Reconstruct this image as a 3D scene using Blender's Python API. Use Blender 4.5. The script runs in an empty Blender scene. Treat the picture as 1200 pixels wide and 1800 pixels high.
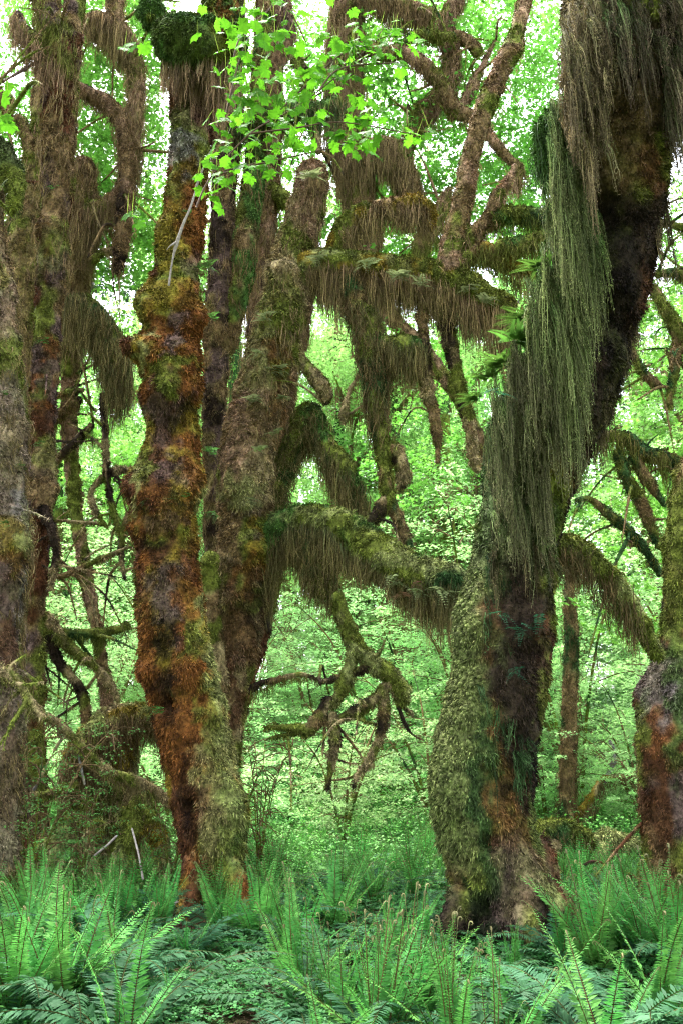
import bpy, math, random
import numpy as np
from mathutils import Matrix, Vector, Euler

# ------------------------------------------------------------------ camera, sky, sun, exposure
scn = bpy.context.scene
COL = scn.collection
F_PX, PITCH, CAM_H = 1500.0, math.radians(15.0), 1.5
cam_data = bpy.data.cameras.new("camera")
cam = bpy.data.objects.new("camera", cam_data); COL.objects.link(cam)
cam.location = (0, 0, CAM_H); cam.rotation_euler = (math.radians(90) + PITCH, 0, 0)
cam_data.sensor_fit = 'VERTICAL'; cam_data.sensor_height = 36.0; cam_data.lens = 36.0 * F_PX / 1800.0
cam_data.clip_start = 0.05; cam_data.clip_end = 2000
scn.camera = cam
world = bpy.data.worlds.new("World"); scn.world = world; world.use_nodes = True
wn = world.node_tree.nodes; wl = world.node_tree.links
bg = wn["Background"]
sky = wn.new("ShaderNodeTexSky"); sky.sky_type = 'NISHITA'; sky.sun_disc = False
SUN_EL, SUN_AZ = math.radians(66), math.radians(-25)      # azimuth from +Y, clockwise
sky.sun_elevation = SUN_EL; sky.sun_rotation = SUN_AZ
sky.dust_density = 3.0; sky.air_density = 1.0
hs = wn.new("ShaderNodeHueSaturation"); hs.inputs["Saturation"].default_value = 0.35   # overcast veil
wl.new(sky.outputs[0], hs.inputs["Color"]); wl.new(hs.outputs[0], bg.inputs["Color"])
bg.inputs["Strength"].default_value = 0.15
sl = bpy.data.lights.new("sun", 'SUN'); sl.energy = 2.2; sl.angle = math.radians(12); sl.color = (1.0, 0.96, 0.9)
so = bpy.data.objects.new("sun", sl); COL.objects.link(so)
sd = Vector((math.sin(SUN_AZ) * math.cos(SUN_EL), math.cos(SUN_AZ) * math.cos(SUN_EL), math.sin(SUN_EL)))
so.rotation_euler = sd.to_track_quat('Z', 'Y').to_euler()
scn.view_settings.view_transform = 'Standard'; scn.view_settings.look = 'None'
scn.view_settings.gamma = 1.0; scn.view_settings.exposure = 3.38
cy = scn.cycles
cy.max_bounces = 7; cy.diffuse_bounces = 5; cy.glossy_bounces = 2; cy.transmission_bounces = 4
cy.transparent_max_bounces = 6; cy.sample_clamp_indirect = 4.0
cy.use_adaptive_sampling = True; cy.adaptive_threshold = 0.02
cy.use_denoising = True; cy.denoising_prefilter = 'NONE'; cy.denoising_input_passes = 'RGB_ALBEDO_NORMAL'; cy.filter_width = 1.2 if hasattr(cy, 'filter_width') else None; cy.pixel_filter_type = 'BLACKMAN_HARRIS'

# ------------------------------------------------------------------ helpers
FW = np.array([0, math.cos(PITCH), math.sin(PITCH)]); UP = np.array([0, -math.sin(PITCH), math.cos(PITCH)])
CAM = np.array([0, 0, CAM_H])
def P(x, y, d):
    v = FW + np.array([1., 0, 0]) * (x - 600) / F_PX + UP * (900 - y) / F_PX
    return CAM + v * (d / v[1])
def zc(p): return (np.asarray(p) - CAM) @ FW
def proj(V):
    q = V - CAM; z = np.maximum(q @ FW, 0.05)
    return 600 + F_PX * q[:, 0] / z, 900 - F_PX * (q @ UP) / z
def hsh(ix, iy, iz, s):
    h = (ix.astype(np.int64) * 374761393 + iy.astype(np.int64) * 668265263 + iz.astype(np.int64) * 2147483647 + s * 1274126177) & 0xFFFFFFFF
    h = ((h ^ (h >> 13)) * 1274126177) & 0xFFFFFFFF
    return ((h ^ (h >> 16)) & 0xFFFF) / 65535.0
def noise(p, f, s=0):
    p = np.asarray(p, float) * f + 1000.0
    i = np.floor(p).astype(np.int64); t = p - i; t = t * t * (3 - 2 * t)
    r = 0
    for a in (0, 1):
        for b in (0, 1):
            for c in (0, 1):
                w = (t[:, 0] if a else 1 - t[:, 0]) * (t[:, 1] if b else 1 - t[:, 1]) * (t[:, 2] if c else 1 - t[:, 2])
                r = r + w * hsh(i[:, 0] + a, i[:, 1] + b, i[:, 2] + c, s)
    return r
def fbm(p, f, s=0, o=3):
    r = 0; a = 1; t = 0
    for k in range(o):
        r = r + a * noise(p, f * 2 ** k, s + k * 17); t += a; a *= .5
    return r / t
def ground_h(x, y):
    x = np.asarray(x, float); y = np.asarray(y, float)
    return (0.05 * np.sin(x * .9 + 1) * np.cos(y * .7) + 0.03 * np.sin(x * 2.1 + y * 1.7)
            + np.clip(y - 16, 0, 60) ** 1.25 * 0.035)
def unit(v): return v / np.maximum(np.linalg.norm(v, axis=-1, keepdims=True), 1e-9)

class Geo:
    def __init__(s): s.V = []; s.F = []; s.C = []; s.n = 0
    def add(s, V, F, C):
        V = np.asarray(V, float); s.V.append(V); s.F.append(np.asarray(F) + s.n)
        C = np.asarray(C, float)
        if C.ndim == 1: C = np.tile(C, (len(V), 1))
        s.C.append(C); s.n += len(V); return s
    def mesh(s, name, mat, origin=(0, 0, 0), smooth=True):
        V = np.concatenate(s.V) - np.array(origin); F = np.concatenate(s.F); C = np.concatenate(s.C)
        me = bpy.data.meshes.new(name)
        me.vertices.add(len(V)); me.vertices.foreach_set("co", V.astype(np.float32).ravel())
        me.loops.add(len(F) * 3); me.loops.foreach_set("vertex_index", F.astype(np.int32).ravel())
        me.polygons.add(len(F)); me.polygons.foreach_set("loop_start", np.arange(0, len(F) * 3, 3, dtype=np.int32))
        me.update(calc_edges=True)
        if smooth: me.polygons.foreach_set("use_smooth", np.ones(len(F), bool))
        ca = me.color_attributes.new("Col", 'FLOAT_COLOR', 'POINT')
        ca.data.foreach_set("color", np.concatenate([C, np.ones((len(C), 1))], 1).astype(np.float32).ravel())
        me.materials.append(mat)
        return me
def link(name, me, parent=None, loc=(0, 0, 0)):
    o = bpy.data.objects.new(name, me); COL.objects.link(o)
    o.location = loc
    if parent is not None: o.parent = parent
    return o
def tag(o, label=None, cat=None, group=None, kind=None):
    if label: o["label"] = label
    if cat: o["category"] = cat
    if group: o["group"] = group
    if kind: o["kind"] = kind
    return o
def thing(name, label, cat, loc, group=None):
    o = bpy.data.objects.new(name, None); COL.objects.link(o); o.location = loc; o.empty_display_size = .1
    return tag(o, label, cat, group)

# ------------------------------------------------------------------ materials
def mat_attr(name, rough=.9, spec=.2, trans=0.0, nscale=40., namt=.35, bump=0.0, bscale=60., objvar=0.0, sheen=0.0):
    m = bpy.data.materials.new(name); m.use_nodes = True
    n = m.node_tree.nodes; l = m.node_tree.links
    out = n["Material Output"]; b = n["Principled BSDF"]
    at = n.new("ShaderNodeAttribute"); at.attribute_name = "Col"
    tc = n.new("ShaderNodeTexCoord"); nz = n.new("ShaderNodeTexNoise"); nz.inputs["Scale"].default_value = nscale
    nz.inputs["Detail"].default_value = 3
    l.new(tc.outputs["Object"], nz.inputs["Vector"])
    mr = n.new("ShaderNodeMapRange"); mr.inputs["From Min"].default_value = .3; mr.inputs["From Max"].default_value = .7
    mr.inputs["To Min"].default_value = 1 - namt; mr.inputs["To Max"].default_value = 1 + namt
    l.new(nz.outputs["Fac"], mr.inputs["Value"])
    mx = n.new("ShaderNodeVectorMath"); mx.operation = 'SCALE'
    l.new(at.outputs["Color"], mx.inputs[0]); l.new(mr.outputs[0], mx.inputs["Scale"])
    col = mx.outputs[0]
    if objvar:
        oi = n.new("ShaderNodeObjectInfo"); h2 = n.new("ShaderNodeHueSaturation")
        m1 = n.new("ShaderNodeMapRange"); m1.inputs["To Min"].default_value = 1 - objvar; m1.inputs["To Max"].default_value = 1 + objvar
        m2 = n.new("ShaderNodeMapRange"); m2.inputs["To Min"].default_value = .5 - objvar * .05; m2.inputs["To Max"].default_value = .5 + objvar * .05
        l.new(oi.outputs["Random"], m1.inputs["Value"]); l.new(oi.outputs["Random"], m2.inputs["Value"])
        l.new(m1.outputs[0], h2.inputs["Value"]); l.new(m2.outputs[0], h2.inputs["Hue"]); l.new(col, h2.inputs["Color"])
        col = h2.outputs[0]
    l.new(col, b.inputs["Base Color"])
    b.inputs["Roughness"].default_value = rough; b.inputs["Specular IOR Level"].default_value = spec
    if bump:
        nb = n.new("ShaderNodeTexNoise"); nb.inputs["Scale"].default_value = bscale; nb.inputs["Detail"].default_value = 6
        l.new(tc.outputs["Object"], nb.inputs["Vector"])
        bp = n.new("ShaderNodeBump"); bp.inputs["Strength"].default_value = bump; bp.inputs["Distance"].default_value = .03
        l.new(nb.outputs["Fac"], bp.inputs["Height"]); l.new(bp.outputs[0], b.inputs["Normal"])
    if trans:
        tr = n.new("ShaderNodeBsdfTranslucent"); ms = n.new("ShaderNodeMixShader"); ms.inputs[0].default_value = trans
        l.new(col, tr.inputs["Color"]); l.new(b.outputs[0], ms.inputs[1]); l.new(tr.outputs[0], ms.inputs[2])
        l.new(ms.outputs[0], out.inputs["Surface"])
    return m
M_TRUNK = mat_attr("mossy_bark", .95, .15, 0, 30, .45, .9, 45)
M_MOSS = mat_attr("moss_strands", .9, .12, .25, 60, .35)
M_LEAF = mat_attr("maple_leaf", .55, .2, .5, 3, .3, objvar=.3)
M_NEARLEAF = mat_attr("near_maple_leaf", .65, .08, .55, 9, .25)
M_FERN = mat_attr("fern_frond", .6, .12, .35, 6, .25, objvar=.22)
M_TWIG = mat_attr("twig", .85, .2, 0, 40, .3)
M_CONIFER = mat_attr("conifer_needles", .7, .2, .2, 2, .3, objvar=.15)
M_COVER = mat_attr("cover_leaf", .6, .3, .35, 4, .35)

# ------------------------------------------------------------------ tubes, blades, strands, leaves
def catmull(Q, n):
    Q = np.asarray(Q, float); K = len(Q)
    if K == 2: t = np.linspace(0, 1, n)[:, None]; return Q[0] * (1 - t) + Q[1] * t
    seg = np.linalg.norm(np.diff(Q[:, :3], axis=0), axis=1); cum = np.r_[0, np.cumsum(seg)]
    s = np.linspace(0, cum[-1], n); i = np.clip(np.searchsorted(cum, s, 'right') - 1, 0, K - 2)
    t = ((s - cum[i]) / np.maximum(seg[i], 1e-6))[:, None]
    p0 = Q[np.maximum(i - 1, 0)]; p1 = Q[i]; p2 = Q[i + 1]; p3 = Q[np.minimum(i + 2, K - 1)]
    return .5 * (2 * p1 + (p2 - p0) * t + (2 * p0 - 5 * p1 + 4 * p2 - p3) * t ** 2 + (3 * p1 - p0 - 3 * p2 + p3) * t ** 3)
def world_path(pts):
    out = []
    for x, y, d, r in pts:
        p = P(x, y, d); r = r * (.93 if r > 12 else 1); out.append([*p, r * zc(p) / F_PX])
    return out
def tube_raw(Q, res=.04, lump=.15, flute=0., seed=0, bumps=(), maxring=150, closed=True, fine=.0):
    """Q: world (x,y,z,r).  Returns V, F, outward normals at verts."""
    Q = np.asarray(Q, float)
    L = np.linalg.norm(np.diff(Q[:, :3], axis=0), axis=1).sum()
    n = int(max(4, min(400, L / res))); S = catmull(Q, n); C = S[:, :3]; R = np.maximum(S[:, 3], .003)
    m = int(np.clip(2 * math.pi * R.max() / res, 6, maxring))
    if closed:   # round both ends
        e = np.arange(n) * L / max(n - 1, 1)
        for dist in (e, L - e):
            u = np.clip(dist / np.maximum(R, 1e-4), 0, 1); R = R * np.sqrt(np.clip(1 - (1 - u) ** 2, .02, 1))
    T = unit(np.gradient(C, axis=0))
    A = np.zeros_like(T); ref = np.array([0, 1., 0]) if abs(T[0, 1]) < .9 else np.array([1., 0, 0])
    a = unit(np.cross(T[0], ref))
    for i in range(n):
        a = a - T[i] * (a @ T[i]); a = a / np.linalg.norm(a); A[i] = a
    B = np.cross(T, A)
    th = np.linspace(0, 2 * math.pi, m, endpoint=False)
    D = A[:, None, :] * np.cos(th)[None, :, None] + B[:, None, :] * np.sin(th)[None, :, None]
    V = C[:, None, :] + D * R[:, None, None]; Df = D.reshape(-1, 3); Vf = V.reshape(-1, 3)
    Rr = np.repeat(R, m)
    sc = 1.0 / max(.12, float(np.median(R)) * 1.6)
    k = lump * (fbm(Vf, sc, seed, 3) - .5) * 2.2
    if flute:
        k = k + flute * (fbm(Vf * np.array([1, 1, .16]), 6.5, seed + 5, 3) - .5) * 2
    off = Rr * k
    if fine: off = off + fine * 1.8 * (fbm(Vf, 11, seed + 9, 3) - .4)
    Vf = Vf + Df * off[:, None]
    if len(bumps):
        x, y = proj(Vf); z = (Vf - CAM) @ FW; face = np.clip(-(Df @ FW) + .45, 0, 1)
        for bx, by, br, ba in bumps:
            g = np.exp(-(((x - bx) ** 2 + (y - by) ** 2) / br ** 2) ** 1.3)
            Vf = Vf + Df * (g * ba * z / F_PX * face)[:, None]
    i = np.arange(n - 1)[:, None] * m; j = np.arange(m)[None, :]; j2 = (j + 1) % m
    a_, b_, c_, d_ = i + j, i + j2, i + m + j2, i + m + j
    F = np.concatenate([np.stack([a_, b_, c_], -1).reshape(-1, 3), np.stack([a_, c_, d_], -1).reshape(-1, 3)])
    caps = []
    for base in (0, (n - 1) * m):
        for q in range(1, m - 1): caps.append([base, base + q, base + q + 1])
    return Vf, np.concatenate([F, np.array(caps)]), Df
def sample(V, F, n, rng, front=-.35, normals=None):
    a, b, c = V[F[:, 0]], V[F[:, 1]], V[F[:, 2]]
    N = np.cross(b - a, c - a); ar = np.linalg.norm(N, axis=1); N = N / np.maximum(ar, 1e-12)[:, None]
    if normals is not None:
        sgn = np.sign((N * normals[F[:, 0]]).sum(1)); sgn[sgn == 0] = 1; N = N * sgn[:, None]
    w = ar.copy(); view = unit(CAM - a); w[(N * view).sum(1) < front] *= .15
    i = rng.choice(len(F), n, p=w / w.sum()); u = rng.random((n, 2)); k = u.sum(1) > 1; u[k] = 1 - u[k]
    p = a[i] + (b - a)[i] * u[:, :1] + (c - a)[i] * u[:, 1:]
    return p, N[i]
def area(V, F):
    return .5 * np.linalg.norm(np.cross(V[F[:, 1]] - V[F[:, 0]], V[F[:, 2]] - V[F[:, 0]]), axis=1).sum()
def blades(g, p, N, L, w, C, rng, down=.6, up=0.):
    """short curved moss blades: two triangles each"""
    n = len(p); r = rng.normal(size=(n, 3))
    d = unit(N * 1.0 + r * .55 + np.array([0, 0, -down + up])); s = unit(np.cross(d, rng.normal(size=(n, 3))))
    L = np.ones(n) * L; L = (L * rng.uniform(.5, 1.4, n))[:, None]; w = w * rng.uniform(.6, 1.3, n)[:, None]
    base = p - N * .006; mid = base + d * L * .55; tip = mid + unit(d + np.array([0, 0, -down * 1.2])) * L * .5
    V = np.stack([base - s * w * .5, base + s * w * .5, mid + s * w * .4, mid - s * w * .4, tip], 1).reshape(-1, 3)
    o = np.arange(n)[:, None, None] * 5
    F = (np.array([[0, 1, 2], [0, 2, 3], [3, 2, 4]])[None] + o).reshape(-1, 3)
    br = (.40 + 1.35 * rng.random(n) ** 1.5)[:, None]
    C = C * br; CC = np.stack([C * .8, C * .8, C, C, C * 1.2], 1).reshape(-1, 3)
    g.add(V, F, np.clip(CC, 0, 1))
def strands(g, root, out, tip, L, w, C0, C1, rng, K=5, sway=.028):
    n = len(root); ph = rng.random((n, 1)) * 6.28; az = rng.random((n, 1)) * 6.28
    s = np.concatenate([np.cos(az), np.sin(az), np.zeros((n, 1))], 1)
    sw = np.concatenate([np.sin(az * 3), np.cos(az * 5), np.zeros((n, 1))], 1) * sway
    L = L[:, None]; w = w[:, None]; Vs = []; Cs = []
    for k in range(K + 1):
        t = k / K
        p = root + out * (1 - (1 - t) ** 2.5) + tip * t - np.array([0, 0, 1.]) * L * (t * .9 + .1 * t * t) + sw * (np.sin(ph + t * 5) + .35 * np.sin(ph * 3 + t * 14)) * (t ** .6)
        ww = w * (.75 + .5 * math.sin(t * 2.6)) * (1 - t ** 3 * .85) * .5
        Vs += [p - s * ww, p + s * ww]; c = C0 * (1 - t) + C1 * t; Cs += [c, c]
    V = np.stack(Vs, 1).reshape(-1, 3); C = np.stack(Cs, 1).reshape(-1, 3)
    q = []
    for k in range(K): q += [[2 * k, 2 * k + 1, 2 * k + 3], [2 * k, 2 * k + 3, 2 * k + 2]]
    F = (np.array(q)[None] + (np.arange(n) * 2 * (K + 1))[:, None, None]).reshape(-1, 3)
    g.add(V, F, np.clip(C, 0, 1))
def strand_fuzz(g, R, L, T, O, c0, c1, rng, n, fl=.016, fw=.006):
    i = rng.integers(0, len(R), n); t = rng.random((n, 1)); p = R[i] + O[i] * (1 - (1 - t) ** 2.5) + T[i] * t - np.array([0, 0, 1.]) * L[i][:, None] * (t * .9 + .1 * t * t) + rng.normal(size=(n, 3)) * .006
    d = unit(rng.normal(size=(n, 3)) * [1, 1, .5] + [0, 0, -.9]); blades(g, p, d, fl, fw, c0[i] * (1 - t) + c1[i] * t, rng, .6)
def tassels(g, roots, Ls, rng, c0, c1, outw=None, per=8, spread=.05, w=.011, K=5, jitter=.5, fz=0):
    """clumps of strands that run together to a ragged point"""
    n = len(roots); R = np.repeat(roots, per, 0); L = np.repeat(Ls, per) * rng.uniform(.35, 1.05, n * per)
    off = rng.normal(size=(n * per, 3)) * spread * np.array([1, 1, .5]); R2 = R + off
    O = np.repeat(outw, per, 0) if outw is not None else np.zeros_like(R2)
    tip = -off * .75 * np.array([1, 1, 0]) + rng.normal(size=R2.shape) * np.array([.012, .012, 0]) + np.repeat(rng.normal(size=(n, 3)) * np.array([.03, .02, 0]), per, 0)
    v = np.repeat(rng.uniform(1 - jitter, 1 + jitter, n), per)[:, None] * rng.uniform(.55, 1.5, n * per)[:, None]
    c0 = np.asarray(c0) * 1.05; c1 = np.asarray(c1) * 1.1; A = np.repeat(c0, per, 0) * v; B = np.repeat(c1, per, 0) * v
    strands(g, R2, O, tip, L, w * rng.uniform(.6, 1.3, n * per), A, B, rng, K)
    if fz: strand_fuzz(g, R2, L, tip, O, A, B, rng, int(L.sum() * fz))
def place(g, tv, tf, C, U, Vv, N, S, colr, tc=None):
    """copies of a small template (k,3) with frames U,V,N and sizes S"""
    k = len(tv); n = len(C)
    X = (C[:, None, :] + S[:, None, None] * (tv[None, :, 0:1] * U[:, None, :] + tv[None, :, 1:2] * Vv[:, None, :] + tv[None, :, 2:3] * N[:, None, :])).reshape(-1, 3)
    F = (tf[None] + (np.arange(n) * k)[:, None, None]).reshape(-1, 3)
    CC = np.repeat(colr, k, 0)
    if tc is not None: CC = CC * np.tile(tc, n)[:, None]
    g.add(X, F, np.clip(CC, 0, 1))
def frames(N, rng, dirv=None):
    r = rng.normal(size=N.shape) if dirv is None else dirv
    U = unit(r - N * (r * N).sum(1, keepdims=True)); return U, np.cross(N, U)
def star_leaf(lobes, teeth=False):
    pts = [(0, 0, 0)]; n = len(lobes)
    for i, (a, L) in enumerate(lobes):
        a = math.radians(a)
        if i:
            pa = math.radians((lobes[i - 1][0] + lobes[i][0]) / 2); nr = min(L, lobes[i - 1][1]) * (.74 if teeth else .55)
            pts.append((math.cos(pa) * nr, math.sin(pa) * nr, .02))
        if teeth:
            pts.append((math.cos(a - .26) * L * .78, math.sin(a - .26) * L * .78, -.02))
            pts.append((math.cos(a - .1) * L * .76, math.sin(a - .1) * L * .76, -.03))
        pts.append((math.cos(a) * L, math.sin(a) * L, -.1))
        if teeth:
            pts.append((math.cos(a + .1) * L * .76, math.sin(a + .1) * L * .76, -.03))
            pts.append((math.cos(a + .26) * L * .78, math.sin(a + .26) * L * .78, -.02))
    f = [[0, i, i + 1] for i in range(1, len(pts) - 1)]
    return np.array(pts, float), np.array(f)
LEAF5 = star_leaf([(-110, .45), (-55, .75), (0, 1), (55, .75), (110, .45)])
LEAF7 = star_leaf([(-145, .42), (-98, .68), (-48, .92), (0, 1), (48, .92), (98, .68), (145, .42)], True)
LEAF3 = (np.array([[0, 0, 0], [.45, -.3, .03], [1, 0, -.06], [.45, .3, .03]]), np.array([[0, 1, 2], [0, 2, 3]]))

# ------------------------------------------------------------------ colours of moss and bark (albedo); BLACK also paints shade in dents and hollows
RUST = (.128, .048, .012); DRUST = (.07, .028, .012); GOLD = (.15, .105, .014); OLIVE = (.095, .11, .018)
PALE = (.20, .21, .075); BARKP = (.085, .055, .046); BROWN = (.13, .085, .038); DGREEN = (.022, .05, .014)
GREEN = (.05, .10, .02); BARKD = (.022, .014, .009); HBROWN = (.15, .115, .045); HPINK = (.20, .125, .075)
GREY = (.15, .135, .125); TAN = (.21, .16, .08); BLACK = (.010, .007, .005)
def palette(cols, patches=(), sc=3.0, seed=0):
    cols = [np.array(c) for c in cols]
    def f(V):
        n = len(V); x, y = proj(V)
        W = np.stack([fbm(V * np.array([1, 1, .75]), sc, seed + 31 * k, 3) for k in range(len(cols))], 1)
        W = np.exp((W - W.max(1, keepdims=True)) * 45); W /= W.sum(1, keepdims=True)
        C = W @ np.stack(cols)
        jx = (fbm(V, 7, seed + 3, 4) - .5) * 85; jy = (fbm(V, 5, seed + 7, 4) - .5) * 130
        for (px, py, rx, ry, c, s) in patches:
            q = ((x + jx - px) / rx) ** 2 + ((y + jy - py) / ry) ** 2
            g = (s / (1 + np.exp((q - 1) * 5)))[:, None] * np.clip(.6 + 1.2 * noise(V, 30, seed + 2), 0, 1)[:, None]; C = C * (1 - g) + np.array(c) * g
        k = .35 + 1.1 * noise(V, 17, seed + 81) ** 1.2 + .45 * noise(V, 45, seed + 82)  # mottle puts crevice darks and pale highlights into the colour
        return C * (1.22 * k)[:, None]
    return f

def limb(parent, name, pts, pal, base, seed=0, res=.035, lump=.18, flute=0., bumps=(), fuzz=2200, fl=.028, fw=.008,
         hang=None, world=False, extra=None, label=None, tw=0, fine=.02, hpatch=None):
    """One limb: displaced tube + short moss in one mesh; its hanging moss as a sub-part."""
    rng = np.random.default_rng(seed + 1000)
    Q = pts if world else world_path(pts)
    V, F, D = tube_raw(Q, res, lump, flute, seed, bumps, fine=fine)
    g = Geo(); g.add(V, F, pal(V))
    for _ in range(tw):
        i = rng.integers(len(V)); a = V[i]; r0 = rng.uniform(.008, .02); l = rng.uniform(.3, 1.3); dv = unit(D[i] + rng.normal(size=3) * .5 + [0, 0, -.2])
        b = a + dv * l * .5 + [0, 0, rng.uniform(-.1, .12)]; c = a + dv * l + [0, 0, rng.uniform(-.45, .15)] + rng.normal(size=3) * .1
        TV, TF, TD = tube_raw([(*a, r0 * 1.3), (*b, r0), (*c, r0 * .4)], .03, .3, 0, int(i), maxring=7); g.add(TV, TF, pal(TV)); p, N = sample(TV, TF, int(l * 380), rng, normals=TD); blades(g, p, N, .028, .008, pal(p), rng)
    if fuzz:
        A = area(V, F); n = int(min(110000, A * fuzz * 1.15))
        p, N = sample(V, F, n, rng, normals=D); cl = noise(p, 15, seed + 60) * .6 + noise(p, 6, seed + 61) * .5
        k = rng.random(n) < np.clip(cl * 2.2 - .15, .12, 1); p = p[k]; N = N[k]; cl = cl[k]
        blades(g, p + N * (np.clip(cl - .5, 0, 1) * fl * .9)[:, None], N, fl * 1.15 * (.3 + 1.8 * cl ** 1.5), fw * 1.3, pal(p) * (.55 + .8 * cl)[:, None], rng)  # low tufts darker, tall ones lighter: clump shading put into the colour
    if extra: extra(g, V, F, D, rng)
    o = link(name, g.mesh(name, M_TRUNK, base), parent)
    if label: o["label"] = label
    if hang:
        dens, lo, hi, ca, cb, zmax = hang[:6]
        opt = hang[6] if len(hang) > 6 else {}
        A = area(V, F); n = int(A * dens)
        p, N = sample(V, F, n * 2, rng, front=-2, normals=D)
        k = N[:, 2] < zmax; p = p[k][:n]; N = N[k][:n]
        if 'box' in opt:
            x, y = proj(p); kk = np.zeros(len(p), bool)
            for (x0, y0, x1, y1) in opt['box']: kk |= (x > x0) & (x < x1) & (y > y0) & (y < y1)
            p = p[kk]; N = N[kk]
        if len(p):
            m = fbm(p * np.array([1, 1, .2]), 2.3, seed + 3, 2); m = np.clip((m - .25) * 2, 0, 1)
            Ls = (lo + (hi - lo) * m) * rng.uniform(.55, 1.1, len(p))
            mix = rng.random((len(p), 1)) ** 1.3
            c0 = np.array(ca) * (1 - mix) + np.array(cb) * mix
            c1 = np.array(opt.get('tip', cb)) * np.ones((len(p), 1))
            h = Geo(); ow = opt.get('out', .03)
            tassels(h, p, Ls, rng, c0, c1, outw=unit(N * np.array([1, 1, .3])) * ow * rng.uniform(.3, 1.3, (len(p), 1)), per=opt.get('per', 7) - 1, w=opt.get('w', .0085) * .8, spread=opt.get('spread', .04) * 1.2, fz=opt.get('fz', 22))
            link("hanging_moss", h.mesh("hanging_moss", M_MOSS, base, False), o)
    return o, (V, F, D)

def polypody(parent, base, spots, seed, size=.14, col=(.06, .15, .03)):
    """small licorice ferns growing out of the moss, one part per tuft"""
    rng = np.random.default_rng(seed)
    for (x, y, d, n, s) in spots:
        g = Geo(); c = P(x, y, d)
        for k in range(n):
            a = rng.uniform(-1.9, 1.9); dirv = unit(np.array([math.sin(a), -.7 - rng.random() * .5, rng.uniform(-.9, .5)]))
            L = size * s * rng.uniform(.6, 1.2); o = c + rng.normal(size=3) * np.array([.03, .012, .025]) * s
            side = unit(np.cross(dirv, np.array([0, 0, 1.]))); nr = np.cross(side, dirv)
            m = 9; t = (np.arange(m) + .5) / m; ctr = o + dirv * L * t[:, None] - np.array([0, 0, 1]) * (t[:, None] ** 2) * L * .35
            for sg in (-1, 1):
                U = unit(side * sg + dirv * .4 + rng.normal(size=(m, 3)) * .08); N = np.tile(nr, (m, 1)); W = np.cross(N, U)
                cc = np.tile(np.array(col) * rng.uniform(.7, 1.5), (m, 1))
                place(g, LEAF3[0] * np.array([1, .6, 1]), LEAF3[1], ctr, U, W, N, L * .33 * (1 - t * .75) , cc)
        link("licorice_fern", g.mesh("licorice_fern", M_FERN, base, False), parent)


# ================================================================== THE GROUND
def build_ground():
    xs = np.r_[np.linspace(-150, -14, 26)[:-1], np.linspace(-14, 14, 225), np.linspace(14, 150, 26)[1:]]
    ys = np.r_[np.linspace(-30, 1, 12)[:-1], np.linspace(1, 30, 233), np.linspace(30, 220, 50)[1:]]
    X, Y = np.meshgrid(xs, ys); Z = ground_h(X, Y) * (Y < 95) + np.where(Y >= 95, ground_h(X, 95 + 0 * Y), 0)
    V = np.stack([X, Y, Z], -1).reshape(-1, 3)
    V[:, 2] += (fbm(V, 2.2, 5) - .5) * .10
    nx, ny = len(xs), len(ys); i = np.arange(ny - 1)[:, None] * nx; j = np.arange(nx - 1)[None]
    a = i + j; F = np.concatenate([np.stack([a, a + 1, a + nx + 1], -1).reshape(-1, 3), np.stack([a, a + nx + 1, a + nx], -1).reshape(-1, 3)])
    w = fbm(V, .9, 8)[:, None]; w = np.clip((w - .42) * 6, 0, 1)
    far = np.clip((V[:, 1:2] - 8) / 5, 0, 1); w = np.clip(w + far, 0, 1)
    C = np.array([.045, .026, .015]) * (1 - w) + np.array([.03, .07, .015]) * w
    g = Geo(); g.add(V, F, C)
    tag(link("ground", g.mesh("ground", mat_attr("forest_soil", .95, .1, 0, 25, .5, .8, 30))), kind="structure")
build_ground()
def gz(x, y): return float(ground_h(x, y)) - .02

# ================================================================== TREE A: rusty trunk, left of centre
def outline(rows, d):
    """rows of (y, left, right[, d]) -> limb points"""
    return [((r[1] + r[2]) / 2, r[0], r[3] if len(r) > 3 else d, (r[2] - r[1]) / 2) for r in rows]
def base_at(x, y, d):
    p = P(x, y, d); return (float(p[0]), float(p[1]), gz(p[0], p[1]))

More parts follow.
